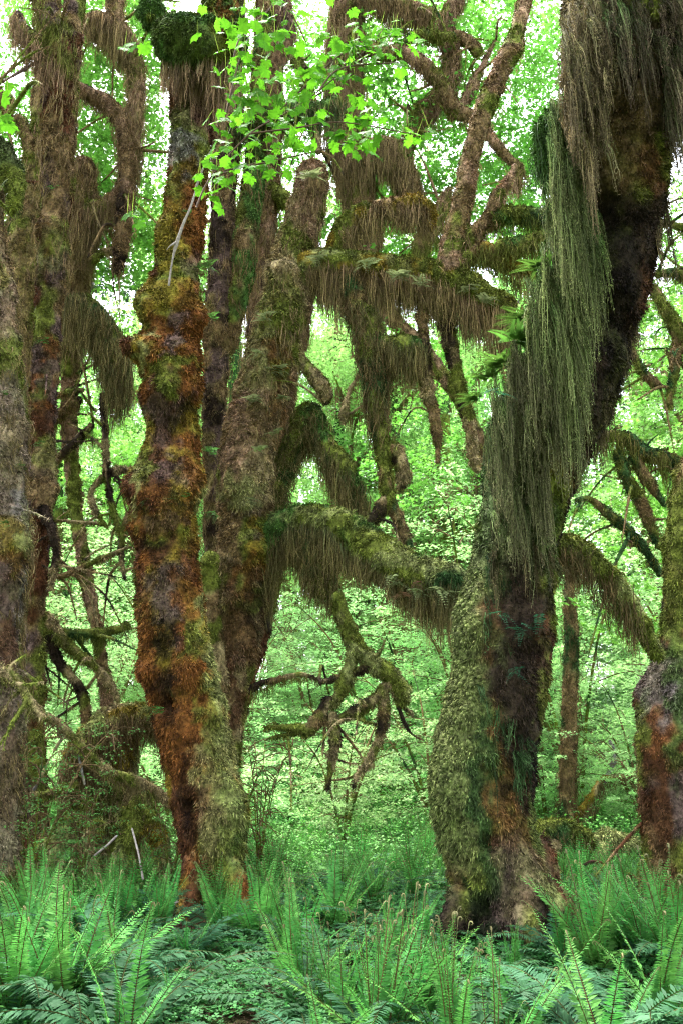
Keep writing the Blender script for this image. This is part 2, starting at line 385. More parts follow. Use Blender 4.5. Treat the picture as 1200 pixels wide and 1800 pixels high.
BA = base_at(372, 1590, 8.8)
tA = thing("maple_tree", "maple trunk wrapped in rusty orange moss with a mop of hanging moss on top", "tree", BA)
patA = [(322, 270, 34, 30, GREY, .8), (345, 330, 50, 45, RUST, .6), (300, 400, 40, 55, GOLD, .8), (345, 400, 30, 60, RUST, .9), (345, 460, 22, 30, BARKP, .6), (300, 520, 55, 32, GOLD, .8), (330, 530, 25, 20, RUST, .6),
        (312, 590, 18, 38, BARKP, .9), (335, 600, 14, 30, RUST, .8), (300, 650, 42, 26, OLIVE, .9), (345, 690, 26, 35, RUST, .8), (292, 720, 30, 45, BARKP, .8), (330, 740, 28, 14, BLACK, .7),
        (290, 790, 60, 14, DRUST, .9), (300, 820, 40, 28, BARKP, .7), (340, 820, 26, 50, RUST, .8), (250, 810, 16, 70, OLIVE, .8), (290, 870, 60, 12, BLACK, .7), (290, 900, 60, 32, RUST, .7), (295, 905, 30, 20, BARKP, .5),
        (275, 965, 30, 24, BLACK, .7), (300, 1050, 34, 60, BARKP, .95), (280, 1120, 20, 40, BLACK, .8), (335, 1040, 26, 60, RUST, .8), (250, 1060, 18, 60, DRUST, .8), (252, 1150, 22, 60, RUST, .95), (345, 1130, 22, 40, OLIVE, .9),  # BLACK patches paint crevice shade into the dents
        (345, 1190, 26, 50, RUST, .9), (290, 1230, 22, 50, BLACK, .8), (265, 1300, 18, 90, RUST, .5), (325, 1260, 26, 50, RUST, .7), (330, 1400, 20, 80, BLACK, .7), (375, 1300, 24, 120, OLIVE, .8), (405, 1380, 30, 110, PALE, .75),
        (425, 1470, 24, 60, GREEN, .6), (362, 1420, 18, 110, TAN, .5), (385, 1180, 18, 90, PALE, .8), (360, 1030, 12, 70, PALE, .75), (350, 880, 14, 40, PALE, .8), (236, 850, 10, 60, PALE, .6), (345, 1550, 25, 50, DRUST, .9),  # PALE edge strips: moss rims painted as if lit
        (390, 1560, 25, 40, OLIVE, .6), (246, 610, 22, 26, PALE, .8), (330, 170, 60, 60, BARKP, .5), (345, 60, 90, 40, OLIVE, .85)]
palA = palette([RUST, DRUST, GOLD, OLIVE], patA, 2.6, 11)
rowsA = [(40, 314, 387), (70, 296, 399), (110, 294, 393), (150, 294, 381), (250, 304, 371), (350, 291, 363), (450, 274, 353), (530, 258, 355), (600, 254, 350), (700, 254, 349), (800, 244, 351), (900, 238, 351), (1000, 239, 346), (1060, 242, 355), (1120, 246, 367), (1200, 256, 383), (1300, 279, 405), (1400, 296, 429), (1480, 314, 437), (1540, 326, 429), (1600, 329, 422), (1660, 324, 427)]
bumpA = [(250, 535, 30, 14), (345, 560, 22, 14), (270, 620, 26, 12), (246, 612, 20, 22), (300, 690, 26, 10), (345, 690, 22, 10), (300, 870, 60, 8), (300, 800, 80, -8), (300, 880, 60, 6), (240, 850, 30, 12), (350, 840, 26, 12), (300, 960, 70, -6),
         (345, 130, 60, -10), (300, 760, 60, -7), (290, 1240, 16, -22), (330, 1420, 14, -26), (280, 1130, 14, -16), (358, 950, 14, 8), (362, 1040, 20, 12), (300, 475, 30, -5), (360, 1560, 12, -30), (420, 1420, 30, 14), (300, 575, 16, -8)]
limb(tA, "trunk", outline(rowsA, 8.8), palA, BA, 21, .026, .13, .12, [(a, b, c, d * 1.7) for a, b, c, d in bumpA] + [(255, 700, 20, 12), (352, 760, 16, 12), (240, 930, 20, 12), (350, 900, 22, -14), (300, 1000, 30, 14), (270, 400, 22, 12), (352, 420, 16, 10), (330, 1180, 30, 16), (262, 1180, 20, 14), (380, 1250, 20, 14), (395, 1380, 24, 16), (312, 640, 50, 12), (312, 730, 50, -14)], 5200, .032, .009, fine=.035)
# mop of moss at the top
for nm, pts, sd in (("branch", [(292, 84, 8.6, 28), (312, 72, 8.4, 44), (350, 76, 8.35, 46), (392, 76, 8.45, 42), (414, 90, 8.7, 26)], 31),
                    ("branch", [(330, 70, 8.8, 22), (290, 45, 8.7, 14), (264, 22, 8.6, 30), (252, 16, 8.6, 24)], 32),
                    ("branch", [(362, 62, 8.9, 14), (368, 20, 8.9, 12), (380, -60, 8.9, 10)], 34),
                    ("branch", [(390, 60, 8.8, 22), (402, 20, 8.8, 20), (408, -10, 8.8, 16), (420, -60, 8.8, 14)], 33)):
    pal = palette([OLIVE, GREEN, (.06, .085, .02)], [(402, 10, 22, 30, RUST, .9)], 3, sd)
    hg = (200, .25, .95, HBROWN, DGREEN, -.1, {'tip': HPINK, 'out': .0, 'w': .010, 'per': 8, 'spread': .02, 'box': [(255, 102, 430, 150)]}) if sd == 31 else (120, .05, .18, OLIVE, DGREEN, .1)
    limb(tA, nm, pts, pal, BA, sd, .03, .15, 0, (), 6500, .04, .009, hang=hg)
limb(tA, "root", [(395, 1500, 8.7, 22), (420, 1560, 8.45, 20), (432, 1605, 8.3, 16), (440, 1640, 8.2, 10)], palA, BA, 35, .03, .2, .1)
limb(tA, "root", [(345, 1500, 8.6, 22), (335, 1570, 8.45, 18), (322, 1612, 8.3, 14), (310, 1650, 8.2, 10)], palA, BA, 36, .03, .2, .1)
polypody(tA, BA, [(332, 375, 8.5, 6, .7), (362, 470, 8.7, 10, 1.2), (368, 560, 8.7, 8, 1), (368, 790, 8.7, 9, 1.1), (300, 885, 8.4, 3, .7), (330, 870, 8.4, 4, .7), (280, 1250, 8.4, 7, 1.1), (372, 900, 8.7, 8, 1), (256, 880, 8.4, 4, .6)], 41)

# ================================================================== TREE C: heavy trunk on the right
BC = base_at(890, 1657, 7.2)
tC = thing("maple_tree", "massive dark leaning maple trunk under long green and grey curtains of moss", "tree", BC)
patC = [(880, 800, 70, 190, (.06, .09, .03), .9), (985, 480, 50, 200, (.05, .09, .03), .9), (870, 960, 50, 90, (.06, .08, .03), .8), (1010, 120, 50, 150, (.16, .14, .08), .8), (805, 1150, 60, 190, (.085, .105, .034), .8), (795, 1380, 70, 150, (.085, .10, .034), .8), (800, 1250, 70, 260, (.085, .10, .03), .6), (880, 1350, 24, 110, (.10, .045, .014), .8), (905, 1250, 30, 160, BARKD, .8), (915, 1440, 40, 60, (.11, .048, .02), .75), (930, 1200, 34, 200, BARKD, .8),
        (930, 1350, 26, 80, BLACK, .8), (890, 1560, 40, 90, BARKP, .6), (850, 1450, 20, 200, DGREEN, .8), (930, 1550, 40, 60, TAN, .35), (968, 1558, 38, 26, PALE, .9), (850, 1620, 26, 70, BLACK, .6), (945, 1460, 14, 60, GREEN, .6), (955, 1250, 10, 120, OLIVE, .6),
        (1070, 500, 60, 260, BLACK, .9), (1000, 800, 40, 60, (.07, .045, .012), .7), (1020, 700, 50, 130, BARKD, .8), (925, 1000, 40, 160, BARKD, .85), (1060, 200, 100, 160, BROWN, .5), (960, 950, 30, 60, DGREEN, .6), (860, 750, 40, 120, DGREEN, .7), (965, 260, 30, 90, DGREEN, .9)]  # BLACK patch: wet dark bark plus the hollow's shade, put into the colour
palC = palette([BARKD, DRUST, OLIVE, BARKD], patC, 2.4, 51)
rowsC = [(-120, 985, 1225, 5.9), (0, 990, 1215, 6.0), (100, 992, 1205, 6.1), (200, 995, 1190, 6.2), (300, 1000, 1175, 6.35), (400, 1000, 1160, 6.5), (500, 985, 1140, 6.6), (600, 945, 1105, 6.7), (700, 885, 1075, 6.85), (800, 850, 1030, 7.0),
         (900, 845, 990, 7.1), (1000, 828, 973, 7.2), (1100, 800, 975, 7.2), (1200, 790, 963, 7.2), (1300, 768, 948, 7.2), (1380, 752, 940, 7.2), (1450, 762, 946, 7.2), (1500, 778, 955, 7.2), (1560, 795, 975, 7.2), (1620, 805, 985, 7.2), (1680, 800, 985, 7.2), (1740, 800, 985, 7.2)]
bumpC = [(775, 1380, 50, 10), (800, 1300, 70, 8), (905, 1300, 26, -22), (930, 1150, 26, -18), (860, 1480, 16, -26), (850, 1600, 18, -40), (905, 1500, 34, 8), (970, 1560, 36, 6), (820, 1100, 50, 10), (1075, 560, 40, -26), (950, 1000, 24, 6), (1060, 380, 40, -20)]
def lumpy(boxes, r0, pal, dens, seed):
    ico = ico_template()
    def f(g, V, F, D, rng):
        n = int(area(V, F) * dens); p, N = sample(V, F, n, rng, normals=D, front=-.5); x, y = proj(p); k = np.zeros(n, bool)
        for (a, b, c, d) in boxes: k |= ((x - a) / c) ** 2 + ((y - b) / d) ** 2 < rng.uniform(.05, 1.5, n)
        p = p[k]; N = N[k]; n = len(p)
        U, W = frames(N, rng); S = r0 * rng.uniform(.35, 1.6, n) ** 1.3; cc = pal(p) * rng.uniform(.6, 1.15, (n, 1))
        place(g, ico[0], ico[1], p + N * S[:, None] * .2, U, W, N, S, cc, ico[2])
        q = np.repeat(p, 20, 0); d = unit(rng.normal(size=q.shape) + np.repeat(N, 20, 0)); blades(g, q + d * np.repeat(S, 20)[:, None] * .7, d, .020, .007, np.repeat(cc, 20, 0) * rng.uniform(.7, 1.5, (len(q), 1)), rng, .2)
    return f
def ico_template():
    import bmesh
    bm = bmesh.new(); bmesh.ops.create_icosphere(bm, subdivisions=2, radius=1)
    v = np.array([x.co[:] for x in bm.verts]); f = np.array([[q.index for q in t.verts] for t in bm.faces]); bm.free()
    nn = noise(v, 2.3, 4); v = v * (.75 + .6 * nn[:, None]); v[:, 2] *= .8
    return v, f, .6 + .75 * nn
limb(tC, "trunk", outline(rowsC, 7.2), palC, BC, 52, .028, .07, .13, bumpC, 5200, .028, .008, fine=.045,
     extra=lumpy([(800, 1150, 42, 130), (792, 1370, 52, 130), (812, 1250, 42, 100), (970, 1560, 30, 22)], .012, palC, 650, 5))
# shoulder on the left and the moss covered limb stubs that carry the curtains
CURT = (.07, .115, .03); CURTB = (.13, .14, .055); CURTG = (.055, .105, .026)
palS = palette([DGREEN, GREEN, CURTB], (), 3, 53)
C0, C1 = CURTG, CURTB
def curtain(parent, base, spec, seed, ca, cb, tipc, w=.006, per=9, front=0.12):
    """long vertical moss strands: spec = list of (x0,y0,x1,y1,depth,n,lenpx_lo,lenpx_hi)"""
    rng = np.random.default_rng(seed); g = Geo()
    for (x0, y0, x1, y1, d, n, lo, hi) in spec:
        t = rng.random(n); x = x0 + (x1 - x0) * t + rng.normal(size=n) * 5; y = y0 + (y1 - y0) * t + rng.normal(size=n) * 26
        dd = d + rng.normal(size=n) * .05
        R = np.array([P(a, b, c) for a, b, c in zip(x, y, dd)])
        k = np.array([zc(p) for p in R]) / F_PX
        m = noise(np.stack([x / 13, y / 60, 0 * x], 1), 1.0, seed) ** 1.3
        L = (lo + (hi - lo) * m) * rng.uniform(.5, 1.05, n) * k * 1.03
        mix = np.clip(noise(np.stack([x / 22, y / 90, 0 * x], 1), 1., seed + 4)[:, None] * 1.8 - .4 + rng.normal(size=(n, 1)) * .2, 0, 1); c0 = np.array(ca) * mix + np.array(cb) * (1 - mix)
        tassels(g, R, L, rng, c0, np.ones((n, 1)) * np.array(tipc) * rng.uniform(.7, 1.2, (n, 1)), outw=np.tile([0, -front, 0], (n, 1)) * rng.uniform(.2, 1.4, (n, 1)), per=per, spread=.017, w=w, K=6, fz=75)
    o = link("hanging_moss", g.mesh("hanging_moss", M_MOSS, base, False), parent)
    return o
curtain(tC, BC, [(985, 40, 1060, 30, 5.75, 50, 100, 300), (990, 120, 1050, 140, 5.75, 110, 80, 300), (1000, 200, 1050, 230, 5.85, 70, 60, 240)], 61, HBROWN, CURTB, (.12, .09, .05))
curtain(tC, BC, [(1050, 20, 1215, -20, 5.7, 90, 80, 260), (1060, 90, 1215, 60, 5.75, 80, 50, 240), (1150, 120, 1220, 100, 5.9, 80, 120, 400)], 62, CURTG, (.10, .09, .05), (.11, .075, .05))
curtain(tC, BC, [(968, 215, 1010, 330, 6.05, 110, 120, 320), (965, 330, 1005, 480, 6.2, 110, 120, 330), (950, 470, 1020, 560, 6.3, 110, 120, 300), (985, 350, 1040, 420, 6.2, 60, 120, 300), (925, 540, 1010, 620, 6.4, 130, 120, 330)], 63, CURTG, CURT, CURTB)
curtain(tC, BC, [(895, 625, 990, 660, 6.5, 90, 60, 300), (862, 700, 960, 700, 6.6, 80, 60, 280), (858, 790, 960, 780, 6.72, 70, 50, 230), (860, 880, 950, 870, 6.8, 50, 50, 200), (930, 640, 1010, 640, 6.4, 80, 80, 260)], 64, CURT, CURTB, (.13, .12, .06))
curtain(tC, BC, [(1090, 330, 1160, 300, 6.5, 60, 120, 300), (1050, 620, 1110, 520, 6.75, 70, 60, 200), (1000, 760, 1060, 680, 7.0, 60, 60, 150), (850, 960, 975, 960, 7.0, 30, 60, 200)], 65, (.09, .065, .03), DGREEN, (.09, .07, .035))
curtain(tC, BC, [(850, 1030, 905, 1030, 6.95, 16, 60, 200), (838, 1250, 870, 1250, 6.9, 12, 50, 180), (905, 1330, 930, 1330, 6.9, 14, 40, 120)], 66, DGREEN, (.03, .06, .02), (.04, .07, .025), per=7)
limb(tC, "branch", [(1010, 330, 6.4, 30), (980, 290, 6.25, 34), (972, 235, 6.2, 30), (990, 195, 6.2, 20)], palS, BC, 54, .03, .15, 0, (), 6000, .045, .01, hang=(110, .2, .8, CURTG, DGREEN, .5))
limb(tC, "branch", [(930, 960, 7.3, 26), (985, 962, 7.4, 24), (1015, 968, 7.5, 22), (1050, 998, 7.55, 19), (1092, 1045, 7.6, 18), (1125, 1095, 7.65, 17), (1148, 1140, 7.7, 12), (1160, 1160, 7.7, 7)],
     palette([OLIVE, PALE, OLIVE], (), 3, 55), BC, 55, .022, .12, 0, (), 6500, .03, .008, hang=(230, .10, .62, DGREEN, BROWN, .1, {'box': [(960, 900, 1075, 1100), (1000, 900, 1120, 1200)], 'out': .02, 'per': 7, 'w': .007}))
limb(tC, "root", [(900, 1500, 7.15, 50), (915, 1580, 7.0, 42), (930, 1640, 6.8, 28), (940, 1690, 6.6, 14), (946, 1720, 6.5, 6)], palC, BC, 56, .03, .2, .2)
limb(tC, "root", [(925, 1470, 7.2, 36), (950, 1550, 7.15, 38), (982, 1610, 7.05, 32), (1010, 1650, 6.95, 20), (1035, 1685, 6.85, 8)], palC, BC, 57, .03, .2, .2)
limb(tC, "root", [(820, 1560, 7.1, 34), (800, 1610, 7.0, 26), (790, 1650, 6.9, 16)], palC, BC, 58, .03, .2, .2)
polypody(tC, BC, [(885, 1080, 6.75, 5, .9), (915, 1110, 6.75, 6, 1.0), (955, 1085, 6.8, 5, .9), (903, 1180, 6.75, 5, .9), (865, 685, 6.35, 5, 1.0)], 59, .17, (.02, .075, .035))
def conifer_sprig(parent, base, spots, seed):
    rng = np.random.default_rng(seed)
    for (x, y, d, L) in spots:   # hemlock seedlings rooted in the moss
        g = Geo(); o = P(x, y, d)
        for k in range(9):
            a = rng.uniform(0, 6.28); dv = unit(np.array([math.cos(a) - .5, math.sin(a) - .3, rng.uniform(-.1, .7)])); m = 26
            t = np.linspace(.05, 1, m); ctr = o + dv * L * t[:, None] - np.array([0, 0, 1]) * t[:, None] ** 2 * L * .2
            side = unit(np.cross(dv, [0, 0, 1.])); nr = np.cross(side, dv)
            for sg in (-1, 1):
                U = np.tile(unit(side * sg + dv * .5), (m, 1)); N = np.tile(nr, (m, 1)); place(g, LEAF3[0] * [1, .35, 1], LEAF3[1], ctr, U, np.cross(N, U), N, L * .28 * (1 - t * .7), np.tile(np.array([.06, .13, .02]) * rng.uniform(.7, 1.3), (m, 1)))
        link("seedling", g.mesh("seedling", M_FERN, base, False), parent)
conifer_sprig(tC, BC, [(930, 560, 6.5, .30), (905, 600, 6.5, .34), (885, 640, 6.6, .30), (950, 470, 6.4, .26), (860, 665, 6.7, .22), (840, 700, 6.8, .2)], 60)

# ================================================================== TREE B: the arching maple in the middle
BB = base_at(392, 1552, 10.0)
tB = thing("maple_tree", "mossy maple behind the rusty trunk, long arched fringed limbs reaching right", "tree", BB)
palB = palette([HPINK, OLIVE, TAN, BROWN], [(440, 680, 40, 120, HPINK, .5), (500, 540, 40, 50, OLIVE, .8), (455, 640, 20, 80, PALE, .45), (490, 690, 12, 110, RUST, .6), (450, 960, 16, 55, GOLD, .95), (440, 1010, 20, 40, RUST, .7),
      (425, 860, 42, 26, PALE, .7), (450, 900, 26, 26, BARKP, .7), (400, 940, 20, 60, BROWN, .8), (390, 1060, 20, 40, TAN, .6), (430, 1100, 30, 90, DRUST, .5), (400, 1220, 24, 60, DRUST, .8), (460, 1050, 20, 60, BARKD, .6)], 3, 71)
tr = [(372, 1640, 10, 36), (376, 1552, 10, 34), (386, 1450, 10, 26), (400, 1300, 10, 22), (410, 1200, 10, 30), (418, 1100, 10, 44), (425, 1000, 10, 46), (430, 900, 10, 46), (437, 800, 10, 50), (462, 700, 10, 52), (490, 600, 10, 46), (502, 540, 10, 42), (510, 470, 10, 36), (530, 400, 10, 34), (545, 340, 10, 30), (550, 300, 10, 26), (550, 288, 10, 20)]
bB = [(430, 850, 40, 12), (490, 555, 36, 10), (495, 475, 20, 14), (450, 960, 26, 10), (375, 985, 20, 14), (410, 1055, 20, 10)]
limb(tB, "trunk", tr, palB, BB, 72, .028, .14, .10, bB, 4600, .035, .009, hang=(60, .12, .42, HPINK, HBROWN, .4, {'out': .02, 'box': [(380, 520, 600, 860), (490, 300, 620, 520)]}), fine=.03)
limb(tB, "trunk", [(385, 1600, 10.5, 24), (388, 1500, 10.4, 20), (405, 1330, 10.3, 16), (430, 1200, 10.3, 18), (458, 1080, 10.3, 24), (470, 980, 10.3, 26), (480, 880, 10.3, 22), (495, 780, 10.25, 18), (505, 700, 10.2, 14)], palette([BARKD, OLIVE, DRUST], (), 4, 73), BB, 73, .03, .2, .15)
limb(tB, "trunk", [(372, 1600, 9.8, 24), (380, 1400, 9.8, 18), (388, 1250, 9.8, 15), (380, 1130, 9.8, 18), (372, 1040, 9.8, 17), (374, 985, 9.8, 20), (378, 970, 9.8, 12)], palette([OLIVE, BROWN, TAN], (), 4, 74), BB, 74, .025, .25, .1)
HB = (260, .25, .95, HPINK, HBROWN, .25, {'out': .03, 'per': 8})
palArch = palette([OLIVE, (.12, .12, .035), OLIVE, GOLD], [(580, 450, 60, 14, PALE, .6), (700, 460, 90, 12, OLIVE, .7)], 3, 75)
limb(tB, "branch", [(498, 540, 10, 36), (516, 490, 10, 34), (550, 466, 9.95, 29), (600, 464, 9.8, 26), (650, 468, 9.7, 25), (700, 476, 9.6, 26), (760, 484, 9.5, 27), (810, 500, 9.4, 26), (855, 525, 9.3, 24), (900, 548, 9.2, 18)], palArch, BB, 75, .025, .13, 0, (), 6000, .032, .009,
     hang=(400, .22, .90, HPINK, HBROWN, -.55, {'out': .01, 'per': 8}))
limb(tB, "branch", [(575, 470, 9.9, 18), (592, 430, 9.85, 18), (612, 395, 9.8, 18), (645, 372, 9.8, 16), (690, 366, 9.8, 18), (725, 362, 9.8, 20), (745, 375, 9.8, 18), (752, 400, 9.8, 10)], palette([BROWN, GOLD, OLIVE], (), 4, 76), BB, 76, .022, .16, 0, (), 6500, .03, .008, hang=(300, .12, .55, HPINK, HBROWN, -.3, {'per': 7}))
palG = palette([DGREEN, OLIVE, GREEN], [(700, 985, 120, 22, PALE, .8), (560, 905, 90, 14, PALE, .6)], 3, 77)
limb(tB, "branch", [(455, 1010, 10.1, 22), (470, 960, 10, 24), (490, 928, 9.9, 25), (525, 912, 9.8, 25), (570, 912, 9.6, 24), (610, 925, 9.4, 26), (650, 958, 9.2, 30), (690, 985, 9.0, 31), (730, 1005, 8.8, 30), (775, 1015, 8.6, 27), (815, 1015, 8.4, 22)], palG, BB, 78, .022, .12, 0, (), 7000, .032, .008,
     hang=(560, .22, .80, (.05, .07, .03), HBROWN, -.55, {'out': .03, 'per': 8, 'w': .008}))
limb(tB, "branch", [(545, 930, 9.75, 20), (556, 975, 9.7, 22), (568, 1020, 9.7, 20), (576, 1050, 9.7, 12)], palette([OLIVE, DGREEN], (), 3, 79), BB, 79, .03, .2, 0, (), 5000, .03, .008, hang=(300, .2, .45, DGREEN, HBROWN, .5, {'per': 8}))
limb(tB, "branch", [(480, 905, 10.2, 18), (490, 850, 10.2, 18), (510, 790, 10.2, 18), (530, 745, 10.2, 22), (548, 728, 10.2, 20), (560, 760, 10.15, 16), (580, 790, 10.1, 17), (605, 825, 10, 18), (622, 860, 10, 16), (630, 885, 10, 9)], palette([DGREEN, GREEN, OLIVE], (), 3, 80), BB, 80, .025, .14, 0, (), 6000, .03, .009,
     hang=(300, .15, .55, DGREEN, HBROWN, .2, {'per': 8, 'w': .008}))
limb(tB, "branch", [(615, 480, 9.8, 20), (630, 540, 9.7, 22), (648, 580, 9.65, 24), (655, 640, 9.6, 22), (660, 700, 9.6, 18), (668, 770, 9.6, 12), (676, 830, 9.6, 10), (684, 880, 9.6, 11), (700, 915, 9.6, 9), (716, 955, 9.6, 8), (718, 968, 9.6, 5)], palette([DGREEN, OLIVE, BROWN], (), 3, 81), BB, 81, .025, .18, 0, (), 5500, .03, .009,
     hang=(230, .12, .50, (.05, .075, .025), BROWN, .5, {'box': [(590, 500, 720, 770)], 'per': 8, 'out': .015, 'w': .008}))
limb(tB, "branch", [(650, 600, 9.6, 14), (685, 608, 9.55, 18), (718, 612, 9.5, 22), (742, 625, 9.5, 12)], palG, BB, 82, .03, .18, 0, (), 6000, .03, .009, hang=(360, .2, .55, (.05, .075, .025), HBROWN, .2, {'per': 8, 'w': .008}))
PT = palette([BROWN, OLIVE, TAN, BARKD], (), 4, 83)
small = [([(676, 780, 9.6, 8), (696, 800, 9.6, 12), (710, 835, 9.6, 10), (700, 862, 9.6, 5)], .12), ([(680, 870, 9.6, 7), (662, 905, 9.6, 11), (640, 922, 9.6, 9)], .06), ([(510, 615, 10, 8), (556, 665, 9.9, 11), (572, 690, 9.9, 11), (574, 708, 9.9, 6)], .10),
         ([(645, 640, 9.7, 2.5), (618, 680, 9.8, 3), (604, 725, 9.8, 6), (606, 745, 9.8, 3)], .12), ([(735, 500, 9.5, 8), (745, 600, 9.5, 8), (750, 680, 9.5, 9), (762, 730, 9.5, 9), (768, 770, 9.5, 6), (768, 815, 9.5, 2)], .1),
         ([(780, 505, 9.5, 12), (786, 580, 9.5, 11), (808, 680, 9.5, 9), (826, 760, 9.5, 9), (838, 830, 9.5, 6)], .12),
         ([(590, 1040, 9.6, 12), (606, 1090, 9.6, 13), (625, 1135, 9.6, 15), (655, 1165, 9.6, 15), (690, 1190, 9.6, 16), (706, 1215, 9.6, 12), (708, 1240, 9.6, 6)], .10),
         ([(622, 1140, 9.6, 10), (612, 1180, 9.6, 10), (600, 1215, 9.6, 10), (582, 1245, 9.6, 7)], .10), ([(690, 1195, 9.6, 9), (650, 1235, 9.6, 8), (600, 1262, 9.6, 7), (580, 1260, 9.6, 5)], .08),
         ([(582, 1225, 9.6, 6), (560, 1262, 9.6, 10), (540, 1282, 9.6, 10), (505, 1278, 9.6, 5), (465, 1280, 9.6, 2)], .12), ([(540, 1285, 9.6, 5), (500, 1292, 9.6, 2.5), (470, 1298, 9.6, 1)], .03), ([(584, 1250, 9.6, 8), (588, 1300, 9.6, 9), (582, 1350, 9.6, 5), (574, 1388, 9.6, 3)], .06),
         ([(672, 1200, 9.6, 8), (674, 1250, 9.6, 9), (664, 1300, 9.6, 6), (645, 1340, 9.6, 6), (628, 1360, 9.6, 4), (620, 1388, 9.6, 1.5)], .08), ([(652, 1338, 9.6, 4), (656, 1352, 9.6, 3)], .05), ([(572, 1262, 9.6, 2), (567, 1330, 9.6, 1.5)], 0), ([(660, 1165, 9.6, 4), (640, 1175, 9.6, 8), (600, 1190, 9.6, 6), (560, 1200, 9.6, 3)], .05),
         ([(690, 1215, 9.6, 3), (715, 1280, 9.6, 2), (740, 1300, 9.6, 1)], .03)]
for k, (pts, hl) in enumerate(small):
    limb(tB, "branch", pts, palette([OLIVE, PALE, (.12, .12, .04)], (), 4, 84) if k in (6, 7) else PT, BB, 90 + k, .018, .22, 0, (), 6500, .026, .008, tw=1, hang=(260, .03, hl, BROWN, OLIVE, .1, {'per': 5, 'w': .007, 'spread': .02, 'out': .01}) if hl else None)  # two limbs get paler olive moss, standing in for light on their tops
limb(tB, "branch", [(425, 1225, 10, 6), (455, 1202, 10, 5), (490, 1195, 10, 4), (525, 1185, 10, 3), (560, 1195, 10, 2)], PT, BB, 110, .02, .2, 0, (), 5000, .02, .008, hang=(400, .05, .22, BROWN, OLIVE, .3, {'per': 5, 'w': .007, 'spread': .02}))
# the upright fork rising from the arch
palU = palette([BROWN, HPINK, OLIVE], (), 3.5, 112)
limb(tB, "branch", [(790, 500, 9.45, 30), (793, 455, 9.45, 27), (800, 410, 9.45, 22), (812, 350, 9.45, 18), (828, 270, 9.45, 16), (848, 200, 9.45, 17), (872, 140, 9.45, 16), (895, 90, 9.45, 17), (912, 40, 9.45, 13), (928, -30, 9.45, 11), (940, -90, 9.45, 9)], palU, BB, 112, .022, .1, .08, [(905, 90, 20, 8)], 5000, .026, .008, hang=(60, .06, .22, HBROWN, HPINK, .3, {'per': 5}))
limb(tB, "branch", [(805, 440, 9.45, 22), (835, 410, 9.4, 16), (858, 385, 9.35, 13), (872, 350, 9.3, 12), (888, 325, 9.3, 7), (905, 290, 9.3, 3)], palU, BB, 113, .022, .15, 0, (), 5000, .026, .008, hang=(120, .06, .35, HBROWN, HPINK, .2, {'per': 6}))
limb(tB, "branch", [(850, 390, 9.4, 12), (885, 378, 9.3, 15), (920, 378, 9.2, 15), (960, 385, 9.1, 14), (1000, 392, 9.0, 12)], palG, BB, 114, .025, .15, 0, (), 6000, .03, .008, hang=(200, .05, .3, DGREEN, OLIVE, .1))
limb(tB, "branch", [(800, 470, 9.4, 12), (840, 440, 9.35, 14), (875, 450, 9.3, 16), (905, 470, 9.25, 14), (940, 476, 9.2, 8)], palette([OLIVE, GOLD, BROWN], (), 4, 115), BB, 115, .025, .15, 0, (), 6000, .03, .008, hang=(240, .1, .5, HBROWN, OLIVE, .1))
limb(tB, "branch", [(870, 430, 9.2, 10), (905, 432, 9.15, 13), (945, 420, 9.1, 13), (990, 405, 9.0, 10)], palette([GREEN, OLIVE], (), 4, 116), BB, 116, .025, .15, 0, (), 6000, .035, .008, hang=(200, .1, .4, HBROWN, OLIVE, .1))
polypody(tB, BB, [(560, 452, 9.7, 10, 1.1), (640, 462, 9.5, 10, 1.1), (470, 560, 9.6, 8, 1), (500, 700, 9.6, 8, .9), (455, 790, 9.6, 8, .9), (820, 510, 9.2, 9, 1), (545, 310, 9.6, 14, 1.2), (700, 485, 9.35, 14, 1.1), (740, 495, 9.3, 8, .9), (690, 1020, 8.75, 10, 1.0), (735, 1040, 8.6, 12, 1.1), (490, 650, 9.65, 10, 1), (445, 700, 9.6, 10, 1.1), (455, 620, 9.65, 9, .9), (485, 760, 9.65, 8, .8), (440, 880, 9.6, 7, .8), (780, 1040, 8.4, 8, 1.0), (850, 530, 9.1, 8, 1.0)], 118, .20, (.20, .24, .10))
polypody(tB, BB, [(700, 1045, 8.75, 8, 1.0), (735, 1025, 8.6, 6, .8)], 119, .16, (.28, .15, .09))

# ================================================================== other mossy trees left and right
def tree(label, base_px, limbs, pal, seed, group=None, poly=()):
    B = base_at(*base_px); t = thing("maple_tree", label, "tree", B, group)
    for k, (nm, pts, kw) in enumerate(limbs):
        kw = dict(kw); kw.setdefault('fuzz', 4500); kw.setdefault('tw', 5 if nm == 'branch' else 6)
        limb(t, nm, pts, kw.pop('pal', pal), B, seed + k, **kw)
    if poly: polypody(t, B, poly, seed + 50)
    return t, B
palD = palette([(.17, .14, .085), OLIVE, (.15, .11, .08), (.12, .09, .055)], [(30, 900, 22, 30, GREY, .7), (20, 950, 30, 50, GOLD, .8), (20, 1000, 36, 40, DRUST, .8), (15, 1060, 30, 45, BARKP, .8), (35, 1080, 12, 60, GREY, .5), (10, 1150, 30, 70, DRUST, .8), (50, 950, 12, 60, PALE, .7),
     (20, 560, 40, 50, HPINK, .6), (20, 760, 30, 40, TAN, .5), (20, 1350, 30, 100, DRUST, .5), (45, 480, 20, 60, PALE, .5), (10, 420, 20, 100, BROWN, .6)], 2.6, 130)
D_H = (70, .1, .45, HPINK, HBROWN, .4)
